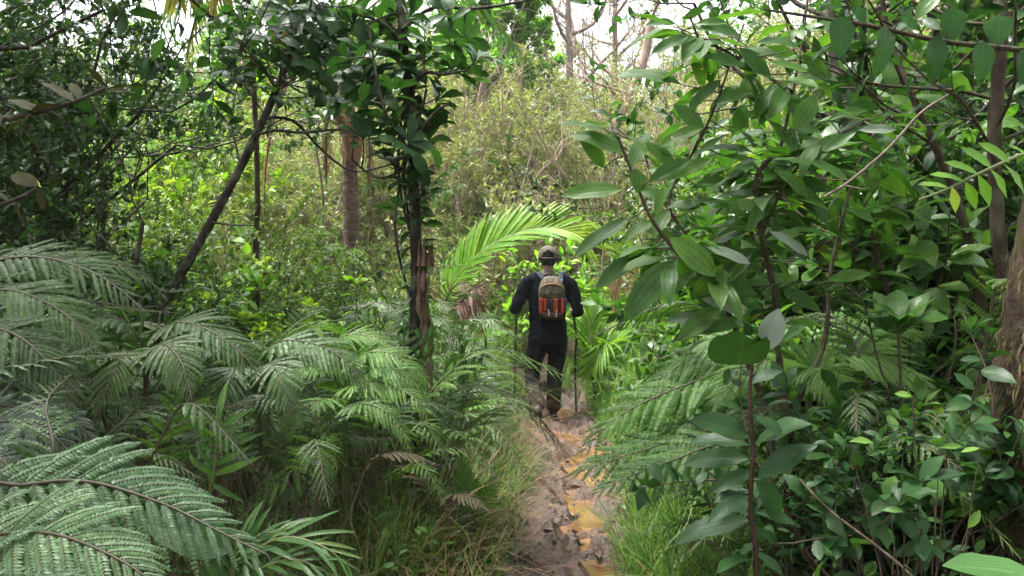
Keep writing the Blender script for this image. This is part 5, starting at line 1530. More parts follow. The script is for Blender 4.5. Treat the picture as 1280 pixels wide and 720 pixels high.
ferns(26, (800, 1290), (2.9, 4.4), ([760, 800, 850, 900, 1000, 1290], [620, 560, 450, 410, 400, 410]), ['arch', 'arch_light', 'tall', 'arch'], 0.75, 'green fern filling the gaps under the ribbed-leaf shrub', 'ferns under the ribbed-leaf shrub', add=(10, 110), maxsc=1.3)
ferns(16, (745, 960), (6.0, 10.5), ([700, 745, 800, 960], [470, 440, 410, 400]), ['arch_light', 'upright', 'arch'], 0.75, 'fresh light fern along the path edge beyond the walking stick', 'ferns beyond the walking stick', add=(0, 70), maxsc=1.2)
ferns(22, (380, 950), (9.5, 14), ([380, 500, 640, 720, 800, 950], [360, 365, 360, 380, 370, 360]), ['far'], 0.66, 'small far fern at the foot of the hazy thicket', 'far ferns below the thicket', add=(-10, 40), maxsc=1.6, nf=(5, 7))
ferns(7, (420, 640), (4.0, 6.0), ([400, 640], [470, 600]), ['brown'], 0.7, 'withered brown fern low in the grass near the climber-clad tree', 'withered brown ferns', add=(0, 60), maxsc=.8, nf=(3, 4))

# =================================================================== shrubs and trees behind, beside and above
RNG = np.random.default_rng(60)
rng = np.random.default_rng(61)


def fill(n, pxr, Yr, pf, keys, labels, group, add=(0, 60), maxsc=2.2, gap=0.5, wide=1.0, name='shrub', cat='shrub', clear=0.5, minY=None):
    done = []; tries = 0
    global RNG
    rng = RNG = np.random.default_rng(sum(map(ord, group)) + 3)
    while len(done) < n and tries < n * 50:
        tries += 1
        px = rng.uniform(*pxr); Y = math.sqrt(rng.uniform(Yr[0] ** 2, Yr[1] ** 2)); x = PX(px, Y)
        if abs(x - path_x(Y)) < path_w(Y) + clear and Y < 13: continue
        if any((x - a) ** 2 + (Y - b) ** 2 < gap * gap for a, b in done): continue
        j = int(rng.integers(0, len(keys)))
        o = put_h(keys[j], int(rng.integers(0, 9)), px, Y, prof(pf, px) + rng.uniform(*add), labels[j], cat, group, name, maxsc, wide)
        if o is None: continue
        done.append((x, Y))


TOP = ([-200, 0, 120, 200, 250, 320, 420, 520, 560, 600, 640, 685, 720, 760, 800, 840, 870, 1000, 1300], [0, 20, 60, 70, 20, 10, 40, 30, 50, 20, 30, 75, 30, 40, 105, 90, 20, -20, -20])
# far thicket up the slope
fill(80, (-250, 1400), (18.5, 26), TOP, ['thicket', 'thicket_green', 'thicket_rust'], ['pale narrow-leaved shrub in the far thicket along the skyline', 'bright green shrub in the far thicket along the skyline', 'rusty sparse shrub in the far thicket along the skyline'], 'far thicket along the skyline', add=(0, 50), maxsc=2.4, gap=1.0)
T2 = ([-200, 200, 420, 560, 640, 740, 830, 1000, 1300], [150, 170, 140, 100, 75, 70, 120, 80, 80])
fill(52, (380, 960), (13.5, 18.5), T2, ['thicket', 'thicket', 'thicket_rust', 'thicket', 'thicket'], ['tall pale shrub with pinkish bare stems on the slope past the hiker', 'tall pale shrub with pinkish bare stems on the slope past the hiker', 'rust-tinged shrub with bare stems on the slope past the hiker', 'tall pale shrub with pinkish bare stems on the slope past the hiker', 'tall pale shrub with pinkish bare stems on the slope past the hiker'], 'thicket on the slope past the hiker', add=(0, 90), maxsc=2.0, gap=.7)
fill(34, (-200, 420), (11, 17), ([-200, 100, 200, 300, 420], [150, 150, 120, 110, 150]), ['small_mid', 'thicket', 'thicket', 'thicket_green'], ['small-leaved green shrub on the slope behind the leaning tree', 'pale grey-stemmed shrub on the slope behind the leaning tree', 'pale grey-stemmed shrub on the slope behind the leaning tree', 'fresh green bush on the slope behind the leaning tree'], 'slope shrubs behind the leaning tree', add=(0, 110), maxsc=2.6, gap=.7)
T3 = ([-100, 400, 560, 640, 740, 830, 1000], [250, 270, 250, 245, 250, 250, 240])
fill(36, (420, 960), (11.6, 14.0), T3, ['thicket_low', 'thicket_low', 'small_mid', 'thicket_low'], ['pale bush just behind the arching palm', 'pale bush just behind the arching palm', 'low small-leaved bush just behind the arching palm', 'pale bush just behind the arching palm'], 'bushes just behind the arching palm', add=(-20, 90), maxsc=1.8, gap=.45, clear=.4)
fill(26, (-150, 420), (6.8, 11), ([-150, 100, 200, 300, 350, 420], [220, 230, 240, 260, 320, 340]), ['small_mid', 'mid', 'thicket_low', 'small_mid'], ['small-leaved green bush behind the fern bank', 'broad-leaved green bush behind the fern bank', 'pale narrow-leaved bush behind the fern bank', 'small-leaved green bush behind the fern bank'], 'bushes behind the fern bank', add=(-10, 90), maxsc=1.6, gap=.5)
# lime shrubs
put_h('mid', 1, 533, 4.62, 398, 'leafy seedling bush hiding the foot of the broken stump', 'shrub', None, 'shrub', 1.0, wide=.45)
put_h('small_mid', 1, 440, 8.4, 305, 'small-leaved bush hiding the base of the ringed palm trunk', 'shrub', None, 'shrub', 2.0)
put_h('small_mid', 2, 395, 8.0, 325, 'small-leaved bush between the leaning trunk and the ringed palm trunk', 'shrub', None, 'shrub', 2.0)
for px, Y, top, lab in ((200, 6.6, 238, 'bright yellow-green shrub glowing behind the fern bank, beside the leaning trunk'), (240, 11.5, 105, 'yellow-green bush high on the slope behind the leaning trunk'), (190, 11.0, 125, 'yellow-green bush on the slope above the bright shrub'), (280, 6.2, 345, 'low yellow-green seedling clump against the foot of the leaning trunk')):
    put_h('lime' if Y < 9 else 'lime_small', int(rng.integers(0, 2)), px, Y, top, lab, 'shrub', None, 'shrub', 2.6)
for px, Y, top, lab in ((285, 7.0, 325, 'small bright green bush close behind the foot of the leaning trunk'), (660, 11.5, 285, 'bright green bush between the arching palm and the cap of the hiker'), (735, 10.8, 330, 'bright leafy bush at the shoulder of the hiker'), (890, 9.5, 340, 'bright green bush seen through the ribbed leaves')):
    put_h('bright', int(rng.integers(0, 2)), px, Y, top, lab, 'shrub', None, 'shrub', 2.2)

# dense dark growth on the shrub side
fill(18, (960, 1420), (4.4, 6.0), ([900, 960, 1040, 1120, 1420], [380, 300, 170, 90, 60]), ['dark', 'dark_small', 'mid', 'dark_green'], ['dark glossy shrub in the dense growth behind the ribbed-leaf shrub', 'dark small-leaved shrub in the dense growth behind the ribbed-leaf shrub', 'leafy green bush in the dense growth behind the ribbed-leaf shrub', 'large-leaved shrub in the dense growth behind the ribbed-leaf shrub'], 'dense growth behind the ribbed-leaf shrub', add=(-20, 170), maxsc=1.5, gap=.45)
fill(20, (985, 1450), (6.2, 9.5), ([950, 1000, 1060, 1450], [240, 140, 40, -60]), ['dark', 'dark', 'dark_green', 'small_mid'], ['dark glossy tall shrub closing the view beyond the black trunk', 'dark glossy tall shrub closing the view beyond the black trunk', 'large-leaved tall shrub closing the view beyond the black trunk', 'small-leaved green shrub closing the view beyond the black trunk'], 'tall shrubs beyond the black trunk', add=(-10, 140), maxsc=2.4, gap=.6)
fill(10, (1085, 1330), (2.6, 3.5), ([990, 1300], [500, 470]), ['mid', 'dark', 'ribbed'], ['low leafy green shrub on the ground in front of the mossy trunk', 'low dark glossy shrub on the ground in front of the mossy trunk', 'low ribbed-leaf shrub on the ground in front of the mossy trunk'], 'low shrubs on the ground by the mossy trunk', add=(0, 130), maxsc=.6, gap=.22, wide=1.2)
fill(6, (1090, 1400), (2.9, 4.2), ([1000, 1100, 1400], [470, 430, 350]), ['dark', 'mid', 'dark'], ['low dark glossy shrub in front of the thin brown trunk', 'low green leafy shrub in front of the thin brown trunk', 'low dark glossy shrub in front of the thin brown trunk'], 'low shrubs by the thin brown trunk', add=(0, 130), maxsc=0.9, gap=.35)
fill(15, (930, 1330), (4.4, 5.6), ([880, 930, 1000, 1100, 1330], [330, 260, 120, 60, 20]), ['ribbed', 'ribbed', 'mid'], ['smaller ribbed-leaf shrub packed behind the tall ribbed-leaf shrub', 'smaller ribbed-leaf shrub packed behind the tall ribbed-leaf shrub', 'mid-green leafy shrub packed behind the tall ribbed-leaf shrub'], 'shrubs packed behind the tall ribbed-leaf shrub', add=(-10, 200), maxsc=1.4, gap=.35)
# shade shrubs at the bank side, upper edge of the picture
fill(15, (-260, 62), (5.2, 7.4), ([-260, 60, 130], [-60, -30, 70]), ['dark_small', 'dark_small'], ['dark small-leaved tall shrub screening the sky above the fern bank', 'dark small-leaved tall shrub screening the sky above the fern bank'], 'tall dark shrubs above the fern bank', add=(0, 110), maxsc=1.7, gap=.45)
fill(9, (-260, 60), (4.2, 6.0), ([-260, 60], [200, 250]), ['dark_small', 'dark'], ['dark small-leaved shrub under the small-leaved crowns', 'dark glossy shrub under the small-leaved crowns'], 'dark shrubs under the small-leaved crowns', add=(-20, 90), maxsc=1.4, gap=.5)

SMALLTREE = [tree_proto(700 + i, 4.6, 0.35, SM, 0.066, 20, M['small_dark'], M['bark_dark'], r=0.05, limbs=9, depth=3, kids=(3, 4), crown_len=.34, lean=(0.08, -0.03)) for i in range(2)]
FARGREEN = [tree_proto(720 + i, 8.0, 0.3, SM, 0.20, 62, M['tree_green'], M['bark_brown'], r=0.12, limbs=18, depth=2, kids=(5, 7), crown_len=.2) for i in range(2)]
RUST = [tree_proto(740 + i, 8.6, 0.45, NARROW, 0.12, 20, M['rusty'], M['bark_grey'], r=0.15, limbs=9, depth=2, kids=(4, 6), crown_len=.32) for i in range(2)]
DARKTREE = [tree_proto(760 + i, 6.0, 0.35, MED, 0.13, 12, M['dark_leaf'], M['bark_brown'], r=0.08, limbs=11, depth=2, kids=(4, 6), crown_len=.32) for i in range(2)]
ADDED_SHADE = [tree_proto(780 + i, 7.0, 0.5, MED, 0.17, 13, M['dark_leaf'], M['bark_brown'], r=0.11, limbs=13, depth=2, kids=(4, 6), crown_len=.40) for i in range(2)]  # trees added outside the frame to shade the near plants
for i, (x, y, s, lab) in enumerate(((-3.0, 1.2, 1.0, 'tall out-of-view tree added to shade the ferns at the near end of the bank'), (3.2, 0.3, 1.0, 'tall out-of-view tree added near the mossy trunk to shade the near shrubs'), (-1.7, -2.2, 1.05, 'tall out-of-view shade tree added beside the start of the mud path, fern side'), (2.0, -2.6, 1.0, 'tall out-of-view shade tree added beside the start of the mud path, shrub side'), (-2.6, 2.6, 1.05, 'out-of-view tree added beside the leathery shrub to shade the leaning tree'), (-4.9, 4.0, .95, 'tall out-of-view tree added behind the leathery shrub to shade the bank'))):
    place_tree(ADDED_SHADE[i % 2], 0, y, lab, rz=i * 1.3, sc=s, x=x)
place_tree(SMALLTREE[0], -70, 5.6, 'dark small-leaved tree leaning in over the leathery shrub', rz=0.2)
place_tree(SMALLTREE[1], -30, 7.2, 'dark small-leaved tree behind the leathery shrub, sky showing through its crown', rz=2.0, sc=.95)
place_tree(SMALLTREE[0], -190, 7.5, 'dark small-leaved tree set back behind the leathery shrub at the edge of the clearing', rz=3.5, sc=1.1)
place_tree(FARGREEN[0], 622, 17.3, 'bright green leafy tree topping the thicket straight above the arching palm', rz=0.4, sc=.80)
place_tree(FARGREEN[1], 300, 21, 'green leafy tree on the skyline behind the leaning trunk', rz=1.4, sc=.62)
place_tree(FARGREEN[0], 470, 22, 'green leafy tree on the skyline behind the climber-clad tree', rz=2.4, sc=.68)
place_tree(RUST[0], 712, 21, 'tall grey forked tree with a thin rusty crown against the sky', rz=0.7, sc=.82)
place_tree(RUST[1], 765, 24, 'thin rusty-leaved tree beside the grey forked one', rz=2.7, sc=.8)
place_tree(DARKTREE[0], 1120, 7.4, 'dark broadleaf tree rising behind the ribbed-leaf shrub, next to the open sky', rz=0.3, sc=.95)
place_tree(DARKTREE[1], 1180, 6.4, 'dark broadleaf tree rising behind the hanging-leaf bough', rz=1.3, sc=1.0)
place_tree(DARKTREE[0], 1330, 5.6, 'dark broadleaf tree rising behind the mossy trunk', rz=2.3, sc=1.0)
# bare leaning pinkish trunk and bare poles
for pts, r, lab in (([(742, 300, 16), (765, 170, 16), (792, 110, 16), (806, 70, 16), (815, 20, 16)], .10, 'bare pinkish trunk leaning in the thicket under the open sky'), ([(612, 250, 15), (606, 190, 15), (604, 150, 15)], .07, 'short dark dead trunk standing in the pale thicket'), ([(400, 330, 9.5), (404, 250, 9.5), (395, 180, 9.5), (400, 150, 9.5)], .014, 'thin bare pole between the leaning trunk and the ringed palm')):
    b0 = foot(pts[0][0], pts[0][2])
    mb = MB(); c = smooth_curve(np.vstack([b0, C(*pts)]), 24); tube(mb, c, [r * 1.1, r, r * .7], 9, jitter=.1, rng=rng)
    t = thing('dead_tree', lab, 'dead tree', b0); mb.build('trunk', M['bark_pink'] if 'pink' in lab else M['bark_grey'] if 'pole' in lab else M['bark_dark'], t)
    mb = MB(); segs = []; tp = []
    for k in range(5): grow(rng, c[rng.integers(12, 24)], rng.normal(0, 1, 3) + [0, 0, .6], r * 12, r * .35, 1, segs, tp, kids=(2, 3))
    wood(mb, segs); mb.build('limbs', M['bark_pink'], t)

# thin dead stems in the far thicket
for i in range(55):
    px = rng.uniform(540, 840); Y = rng.uniform(12.0, 16); b0 = foot(px, Y)
    h = rng.uniform(2.0, 4.2); l = rng.normal(0, .35, 2)
    c = smooth_curve([b0, b0 + [l[0] * .3, 0, h * .4], b0 + [l[0] * h * .5, l[1] * .5, h]], 10)
    mb = MB(); tube(mb, c, [.022, .008], 6); segs = []; tp = []
    for k in range(4): grow(rng, c[rng.integers(4, 10)], [l[0] + rng.normal(0, .5), rng.normal(0, .5), 1], h * .3, .009, 1, segs, tp, kids=(2, 3))
    wood(mb, segs)
    o = mb.build('bare_sapling', M['bark_pink']); tag(o, 'thin pinkish bare sapling branching in the pale thicket past the hiker', 'bare sapling', 'bare saplings in the thicket')

# =================================================================== grass, undergrowth, litter
rng = np.random.default_rng(70)


def scatter(n, xr, yr, clear=0.02, fn=None):
    x = rng.uniform(xr[0], xr[1], n); y = np.sqrt(rng.uniform(yr[0] ** 2, yr[1] ** 2, n))
    d = np.abs(x - path_x(y)) - path_w(y)
    k = d > clear + rng.uniform(-.06, .12, n)
    if fn is not None: k &= fn(x, y)
    x, y = x[k], y[k]
    return np.stack([x, y, ground_h(x, y) - 0.01], 1)


def clump(pts, per, r):
    p = np.repeat(pts, per, 0)
    a = rng.uniform(0, 6.28, len(p)); q = r * np.sqrt(rng.uniform(0, 1, len(p)))
    p = p + np.stack([np.cos(a) * q, np.sin(a) * q, np.zeros(len(p))], 1)
    p[:, 2] = ground_h(p[:, 0], p[:, 1]) - .01
    return p


mb = MB()
p = clump(np.vstack([scatter(900, (-1.6, 2.2), (3.2, 10.5), .0), scatter(1500, (-.35, 1.3), (3.4, 10.5), -.03, lambda x, y: np.abs(x - path_x(y)) - path_w(y) < .25)]), 16, .07); d = np.abs(p[:, 0] - path_x(p[:, 1])) - path_w(p[:, 1])
blades(mb, p, np.clip(rng.uniform(.12, .42, len(p)) * (.5 + np.clip(d, 0, .6)), .07, .5), rng.uniform(0, .5, len(p)), rng.uniform(.004, .009, len(p)), 4, rng, rr=(0, .93))
tag(mb.build('grass', M['grass']), kind='stuff')
mb = MB()
p = clump(scatter(330, (.55, 1.9), (3.2, 6.5), .08), 13, .06)
blades(mb, p, rng.uniform(.25, .62, len(p)), rng.uniform(0, .35, len(p)), rng.uniform(.006, .013, len(p)), 5, rng, rr=(0, .9))
p = clump(scatter(260, (-1.2, .1), (3.4, 6.5), .1), 13, .06)
blades(mb, p, rng.uniform(.2, .5, len(p)), rng.uniform(0, .45, len(p)), rng.uniform(.005, .011, len(p)), 5, rng, rr=(0, .93))
tag(mb.build('verge_grass', M['grass']), kind='stuff')
mb = MB()
p = clump(scatter(420, (-3.6, -.3), (6.2, 10.8), .15), 18, .12)
blades(mb, p, rng.uniform(.5, 1.25, len(p)), rng.uniform(0, .3, len(p)), rng.uniform(.007, .014, len(p)), 6, rng, curve=1.2, rr=(0, .95))
p = clump(scatter(300, (1.0, 3.2), (8.0, 13), .15), 16, .12)
blades(mb, p, rng.uniform(.4, .95, len(p)), rng.uniform(0, .35, len(p)), rng.uniform(.008, .015, len(p)), 6, rng, curve=1.2, rr=(.2, .95))
p = clump(scatter(420, (-4, 5), (10.2, 16), .1), 14, .2)
blades(mb, p, rng.uniform(.5, 1.2, len(p)), rng.uniform(0, .35, len(p)), rng.uniform(.012, .022, len(p)), 5, rng, curve=1.2, rr=(.2, 1))
tag(mb.build('tall_grass', M['grass']), kind='stuff')
mb = MB()
p = clump(scatter(360, (-2.4, .2), (3.0, 8.5), .0), 9, .1)
blades(mb, p, rng.uniform(.2, .75, len(p)), rng.uniform(.1, .8, len(p)), rng.uniform(.003, .007, len(p)), 5, rng, curve=1.5)
p = clump(scatter(150, (.6, 3.0), (3.0, 8.5), .1), 9, .1)
blades(mb, p, rng.uniform(.2, .6, len(p)), rng.uniform(.1, .8, len(p)), rng.uniform(.003, .007, len(p)), 5, rng, curve=1.5)
p = clump(scatter(230, (-1.0, .2), (3.7, 7.6), .02), 10, .09)
blades(mb, p, rng.uniform(.3, .8, len(p)), rng.uniform(.2, .9, len(p)), rng.uniform(.003, .008, len(p)), 5, rng, curve=1.6)
tag(mb.build('dry_grass', M['grass_dry']), kind='stuff')

mb = MB()
for k, (xr, yr, n, sz) in enumerate((((-1.5, 2.4), (3.0, 10), 1500, .05), ((-6, -.4), (1.5, 11), 1800, .06), ((.8, 7), (1.5, 11), 1800, .06), ((-9, 10), (10, 18), 2200, .08))):
    s = scatter(n, xr, yr, .04)
    for c in s:
        m = int(rng.integers(4, 9)); h = rng.uniform(.08, .34) * (1.4 if k else 1)
        f = rng.uniform(.25, 1, m); a = rng.uniform(0, 6.28, m); ln = rng.normal(0, .2, 2)
        B = c + np.stack([ln[0] * f * h, ln[1] * f * h, f * h], 1)
        place(mb, MED[int(rng.integers(0, 3))], B, np.stack([np.cos(a), np.sin(a), rng.uniform(-.2, .5, m)], 1), np.array([0, 0, 1.0]) + rng.normal(0, .3, (m, 3)), sz * rng.uniform(.6, 1.4, m), sz * rng.uniform(.6, 1.2))
        tube(mb, np.array([c, c + [ln[0] * h, ln[1] * h, h]]), [.002, .001], 3, mat=1, cap=False)
tag(mb.build('undergrowth', [M['herb'], M['stalk_green']]), kind='stuff')
mb = MB()
p = np.vstack([scatter(5000, (-6, -.2), (1.2, 9), -.05), scatter(5000, (.4, 7), (1.2, 9), -.05), scatter(380, (-.2, 1.2), (3.5, 9.5), -.5)])
ins = np.abs(p[:, 0] - path_x(p[:, 1])) < path_w(p[:, 1]) + .1
p[:, 2] = np.where(ins, mud_z(p[:, 0], p[:, 1]) + .012, p[:, 2] + .025)
a = rng.uniform(0, 6.28, len(p))
place(mb, MED[1], p, np.stack([np.cos(a), np.sin(a), rng.normal(0, .15, len(p))], 1), np.array([0, 0, 1.0]) + rng.normal(0, .3, (len(p), 3)), rng.uniform(.03, .10, len(p)))
tag(mb.build('leaf_litter', M['litter']), kind='stuff')

# =================================================================== the damp air
mb = MB()
V = [(x, y, z) for z in (-2.5, 16.0) for y in (-60, 320) for x in (-200, 200)]
mb.add(V, quads=[(0, 2, 3, 1), (4, 5, 7, 6), (0, 1, 5, 4), (2, 6, 7, 3), (0, 4, 6, 2), (1, 3, 7, 5)])
m, nt, out = new_mat('damp_air')
pv = nt.nodes.new('ShaderNodeVolumePrincipled')
pv.inputs['Color'].default_value = (.93, .95, .96, 1)
pv.inputs['Density'].default_value = HAZE
nt.links.new(pv.outputs[0], out.inputs['Volume'])
if HAZE > 0:
    tag(mb.build('haze', m), kind='stuff')

# =================================================================== the hiker
HX, HY = PX(685, 9.0), 9.0


def blob_mesh(name, chains, mats, voxel=0.014, smooth=6, parent=None, off=(0, 0, 0), disp=None):
    """elliptical tubes along joint chains fused into one continuous surface"""
    mb = MB()
    for ch in chains:
        pts = np.array([c[0] for c in ch], float); rx = np.array([c[1] for c in ch]); ry = np.array([c[2] if len(c) > 2 else c[1] for c in ch])
        n = max(6, len(pts) * 5)
        tt = np.linspace(0, len(pts) - 1, n)
        cc = smooth_curve(pts, n); RX = np.interp(tt, np.arange(len(pts)), rx); RY = np.interp(tt, np.arange(len(pts)), ry)
        tg = norm(np.gradient(cc, axis=0))
        S = 18; an = np.linspace(0, 2 * PI, S, endpoint=False)
        V = []
        for i in range(n):
            ref = np.array([1.0, 0, 0]) if abs(tg[i][0]) < 0.9 else np.array([0, 1.0, 0])
            x = norm(ref - tg[i] * np.dot(ref, tg[i])); y = np.cross(tg[i], x)
            V.append(cc[i] + np.cos(an)[:, None] * RX[i] * x + np.sin(an)[:, None] * RY[i] * y)
        V = np.concatenate(V + [cc[:1] - tg[:1] * RX[0] * .5, cc[-1:] + tg[-1:] * RX[-1] * .5])
        k = np.arange(n - 1)[:, None] * S; j = np.arange(S)[None]; j2 = (j + 1) % S
        Q = np.stack([k + j, k + j2, k + S + j2, k + S + j], -1).reshape(-1, 4)
        c0, c1 = n * S, n * S + 1; e = (n - 1) * S
        T = [(c0, (a + 1) % S, a) for a in range(S)] + [(c1, e + a, e + (a + 1) % S) for a in range(S)]
        mb.add(V, quads=Q, tris=T)
    me = mb.mesh(name + '_src', mats)
    o = bpy.data.objects.new(name + '_src', me); COL.objects.link(o)
    m = o.modifiers.new('r', 'REMESH'); m.mode = 'VOXEL'; m.voxel_size = voxel; m.use_smooth_shade = True
    s = o.modifiers.new('s', 'SMOOTH'); s.factor = 0.5; s.iterations = smooth
    if disp:
        tx = bpy.data.textures.new(name, 'CLOUDS'); tx.noise_scale = disp[1]
        d = o.modifiers.new('d', 'DISPLACE'); d.texture = tx; d.strength = disp[0]; d.mid_level = .5
    dg = bpy.context.evaluated_depsgraph_get()
    out = bpy.data.meshes.new_from_object(o.evaluated_get(dg))
    bpy.data.objects.remove(o)
    out.materials.clear()
    for mm in (mats if isinstance(mats, list) else [mats]): out.materials.append(mm)
    for pl in out.polygons: pl.use_smooth = True
    out.name = name
    return link(name, out, parent)


def camo_mat(name, cols, scale=22):
    m, nt, out = new_mat(name)
    tc = nt.nodes.new('ShaderNodeTexCoord')
    n1 = nd(nt, 'ShaderNodeTexNoise', Scale=float(scale), Detail=2.5)
    nt.links.new(tc.outputs['Object'], n1.inputs['Vector'])
    k = len(cols)
    rp = ramp(nt, [(0.36 + 0.3 * i / k, c) for i, c in enumerate(cols)], n1.outputs[0], 'CONSTANT')
    pr = nd(nt, 'ShaderNodeBsdfPrincipled', Roughness=.85)
    nt.links.new(rp.outputs[0], pr.inputs['Base Color']); nt.links.new(pr.outputs[0], out.inputs[0])
    return m


def trouser_mat():
    m, nt, out = new_mat('muddy_black_trousers')
    tc = nt.nodes.new('ShaderNodeTexCoord')
    sx = nt.nodes.new('ShaderNodeSeparateXYZ'); nt.links.new(tc.outputs['Object'], sx.inputs[0])
    n1 = nd(nt, 'ShaderNodeTexNoise', Scale=9.0, Detail=6.0); nt.links.new(tc.outputs['Object'], n1.inputs['Vector'])
    h = math_n(nt, 'ADD', sx.outputs[2], math_n(nt, 'MULTIPLY', math_n(nt, 'SUBTRACT', n1.outputs[0], .5), .7))
    rp = ramp(nt, [(0.12, (.085, .057, .042)), (0.36, (.04, .034, .031)), (0.50, (.004, .004, .005))], h)
    pr = nd(nt, 'ShaderNodeBsdfPrincipled', Roughness=.75, **{'Specular IOR Level': .2}); nt.links.new(rp.outputs[0], pr.inputs['Base Color'])
    n2 = nd(nt, 'ShaderNodeTexNoise', Scale=14.0, Detail=3.0); nt.links.new(tc.outputs['Object'], n2.inputs['Vector'])
    bp = nd(nt, 'ShaderNodeBump', Strength=.6, Distance=.03); nt.links.new(n2.outputs[0], bp.inputs['Height']); nt.links.new(bp.outputs[0], pr.inputs['Normal'])
    nt.links.new(pr.outputs[0], out.inputs[0])
    return m


SKIN = plain_mat('skin', (.20, .105, .07), .55, .08, 30, .1)
HAIR = plain_mat('black_hair', (.012, .010, .009), .6, .3, 60, .5)
SHIRT = plain_mat('black_shirt', (.006, .0065, .010), .9, .4, 12, 1.0, spec=.08)
BOOT = plain_mat('muddy_boot', (.04, .03, .025), .6, .5, 14, .5)
SOLE = plain_mat('boot_sole', (.012, .012, .012), .7)
CAPM = plain_mat('khaki_cap', (.07, .058, .045), .85, .25, 40, .3)
STRAP = plain_mat('grey_strap', (.025, .028, .04), .85, spec=.2)
BLUE = plain_mat('blue_strap', (.05, .12, .42), .6)
CAMO = camo_mat('camouflage', [(.022, .02, .014), (.10, .075, .045), (.045, .055, .022), (.17, .13, .085)], 30)
COLLAR = camo_mat('camo_collar', [(.06, .05, .05), (.16, .13, .11), (.09, .08, .07)], 40)
ORANGE = plain_mat('orange_red_fabric', (.33, .045, .022), .7, .25, 20, .3, .2)
BLACKN = plain_mat('black_nylon', (.012, .012, .014), .45, .3, 25, .4)
REDD = plain_mat('dark_red_nylon', (.05, .010, .010), .5)
BROWNT = plain_mat('brown_trim', (.26, .11, .05), .7)
PALEC = plain_mat('pale_cord', (.6, .55, .5), .6)
STICK = plain_mat('dark_stick_wood', (.035, .026, .02), .6, .4, 30, .4)

g0 = float(mud_z(HX, HY))
hk = thing('person', 'hiker in black clothes and khaki cap walking away up the mud path with two sticks', 'person', (HX, HY, g0))
# joints (x to the side, y forward, z up), back towards the camera
HEAD = (0.0, .055, 1.70); NECK = (0.0, .02, 1.545)
SHL, SHR = (-.205, 0, 1.455), (.215, 0, 1.45)
ELL, ELR = (-.335, -.02, 1.185), (.315, -.01, 1.165)
WRL, WRR = (-.335, .20, 1.165), (.292, .20, 1.105)
HIPL, HIPR = (-.10, 0, .90), (.105, 0, .90)
KNL, KNR = (-.165, .04, .49), (.075, .09, .50)
ANL, ANR = (-.115, -.20, .17), (.065, .14, .09)


def hand(wr, sgn):
    x, y, z = wr
    px_, py_ = x, y + .075
    ch = [[(wr, .026, .024), ((x, y + .05, z), .036, .024), ((px_, py_ + .02, z), .034, .022)]]
    for k in range(4):
        zz = z + .032 - .021 * k; ln = (1.0, 1.08, 1.02, .82)[k]
        ch.append([((px_ + sgn * .028, py_ + .005, zz), .0105), ((px_ + sgn * .034, py_ + .045 * ln, zz), .010), ((px_ + sgn * .008, py_ + .066 * ln, zz - .002), .0095), ((px_ - sgn * .022, py_ + .052 * ln, zz - .004), .0088), ((px_ - sgn * .026, py_ + .030, zz - .004), .008)])
    ch.append([((px_ - sgn * .012, y + .045, z + .026), .013), ((px_ - sgn * .034, y + .075, z + .040), .0115), ((px_ - sgn * .026, y + .108, z + .046), .010), ((px_ + sgn * .002, y + .120, z + .044), .0088)])
    return ch


body = [[((0, 0, .88), .15, .10), ((0, 0, 1.05), .14, .095), ((0, .0, 1.25), .155, .10), ((0, 0, 1.42), .16, .095), ((0, .01, 1.50), .10, .075), (NECK, .062, .064), ((0, .035, 1.62), .060, .066)],
        [((0, .045, 1.60), .062, .075), ((0, .05, 1.66), .074, .090), ((0, .05, 1.72), .080, .100), ((0, .045, 1.775), .070, .088), ((0, .045, 1.81), .035, .045)],
        [((0, .142, 1.69), .012, .010), ((0, .166, 1.665), .014, .012), ((0, .15, 1.655), .014, .010)],          # nose
        [((-.022, .138, 1.625), .010), ((.022, .138, 1.625), .010)],                                              # lips
        [((-.082, .05, 1.715), .010, .020), ((-.088, .045, 1.69), .012, .022), ((-.082, .055, 1.66), .008, .012)], [((.082, .05, 1.715), .010, .020), ((.088, .045, 1.69), .012, .022), ((.082, .055, 1.66), .008, .012)],
        [((-.10, 0, 1.465), .05), ((-.20, 0, 1.45), .05), ((-.262, 0, 1.36), .046), ((-.322, -.015, 1.21), .040), ((-.345, .0, 1.165), .038), ((-.345, .10, 1.165), .033), (WRL, .027)], [((.10, 0, 1.462), .05), ((.205, 0, 1.445), .05), ((.262, 0, 1.35), .046), ((.308, -.01, 1.20), .040), ((.322, .01, 1.14), .038), ((.308, .10, 1.125), .033), (WRR, .027)],
        [(HIPL, .085), ((-.125, .02, .70), .07), (KNL, .055), ((-.152, -.06, .34), .05), ((-.118, -.17, .20), .042)], [(HIPR, .085), ((.10, .04, .70), .07), (KNR, .055), ((.072, .11, .30), .05), ((.066, .135, .13), .042)]]
body += hand(WRL, -1) + hand(WRR, 1)
blob_mesh('body', body, [SKIN], voxel=.0085, smooth=3, parent=hk)
mb = MB()
for s in (-1, 1):
    for (r, z, mat) in ((.0125, .139, 0), (.006, .149, 1)):
        a = np.linspace(0, 2 * PI, 12, endpoint=False); V = [np.array([s * .031, z, 1.70])]
        for f in (.5, 1):
            V += [np.array([s * .031 + math.cos(q) * r * f, z - r * .5 * f * f, 1.70 + math.sin(q) * r * f * .6]) for q in a]
        mb.add(V, tris=[(0, 1 + i, 1 + (i + 1) % 12) for i in range(12)], quads=[(1 + i, 13 + i, 13 + (i + 1) % 12, 1 + (i + 1) % 12) for i in range(12)], mat=mat)
link('eyes', mb.mesh('eyes', [plain_mat('eye_white', (.7, .68, .65), .3), HAIR]), hk)
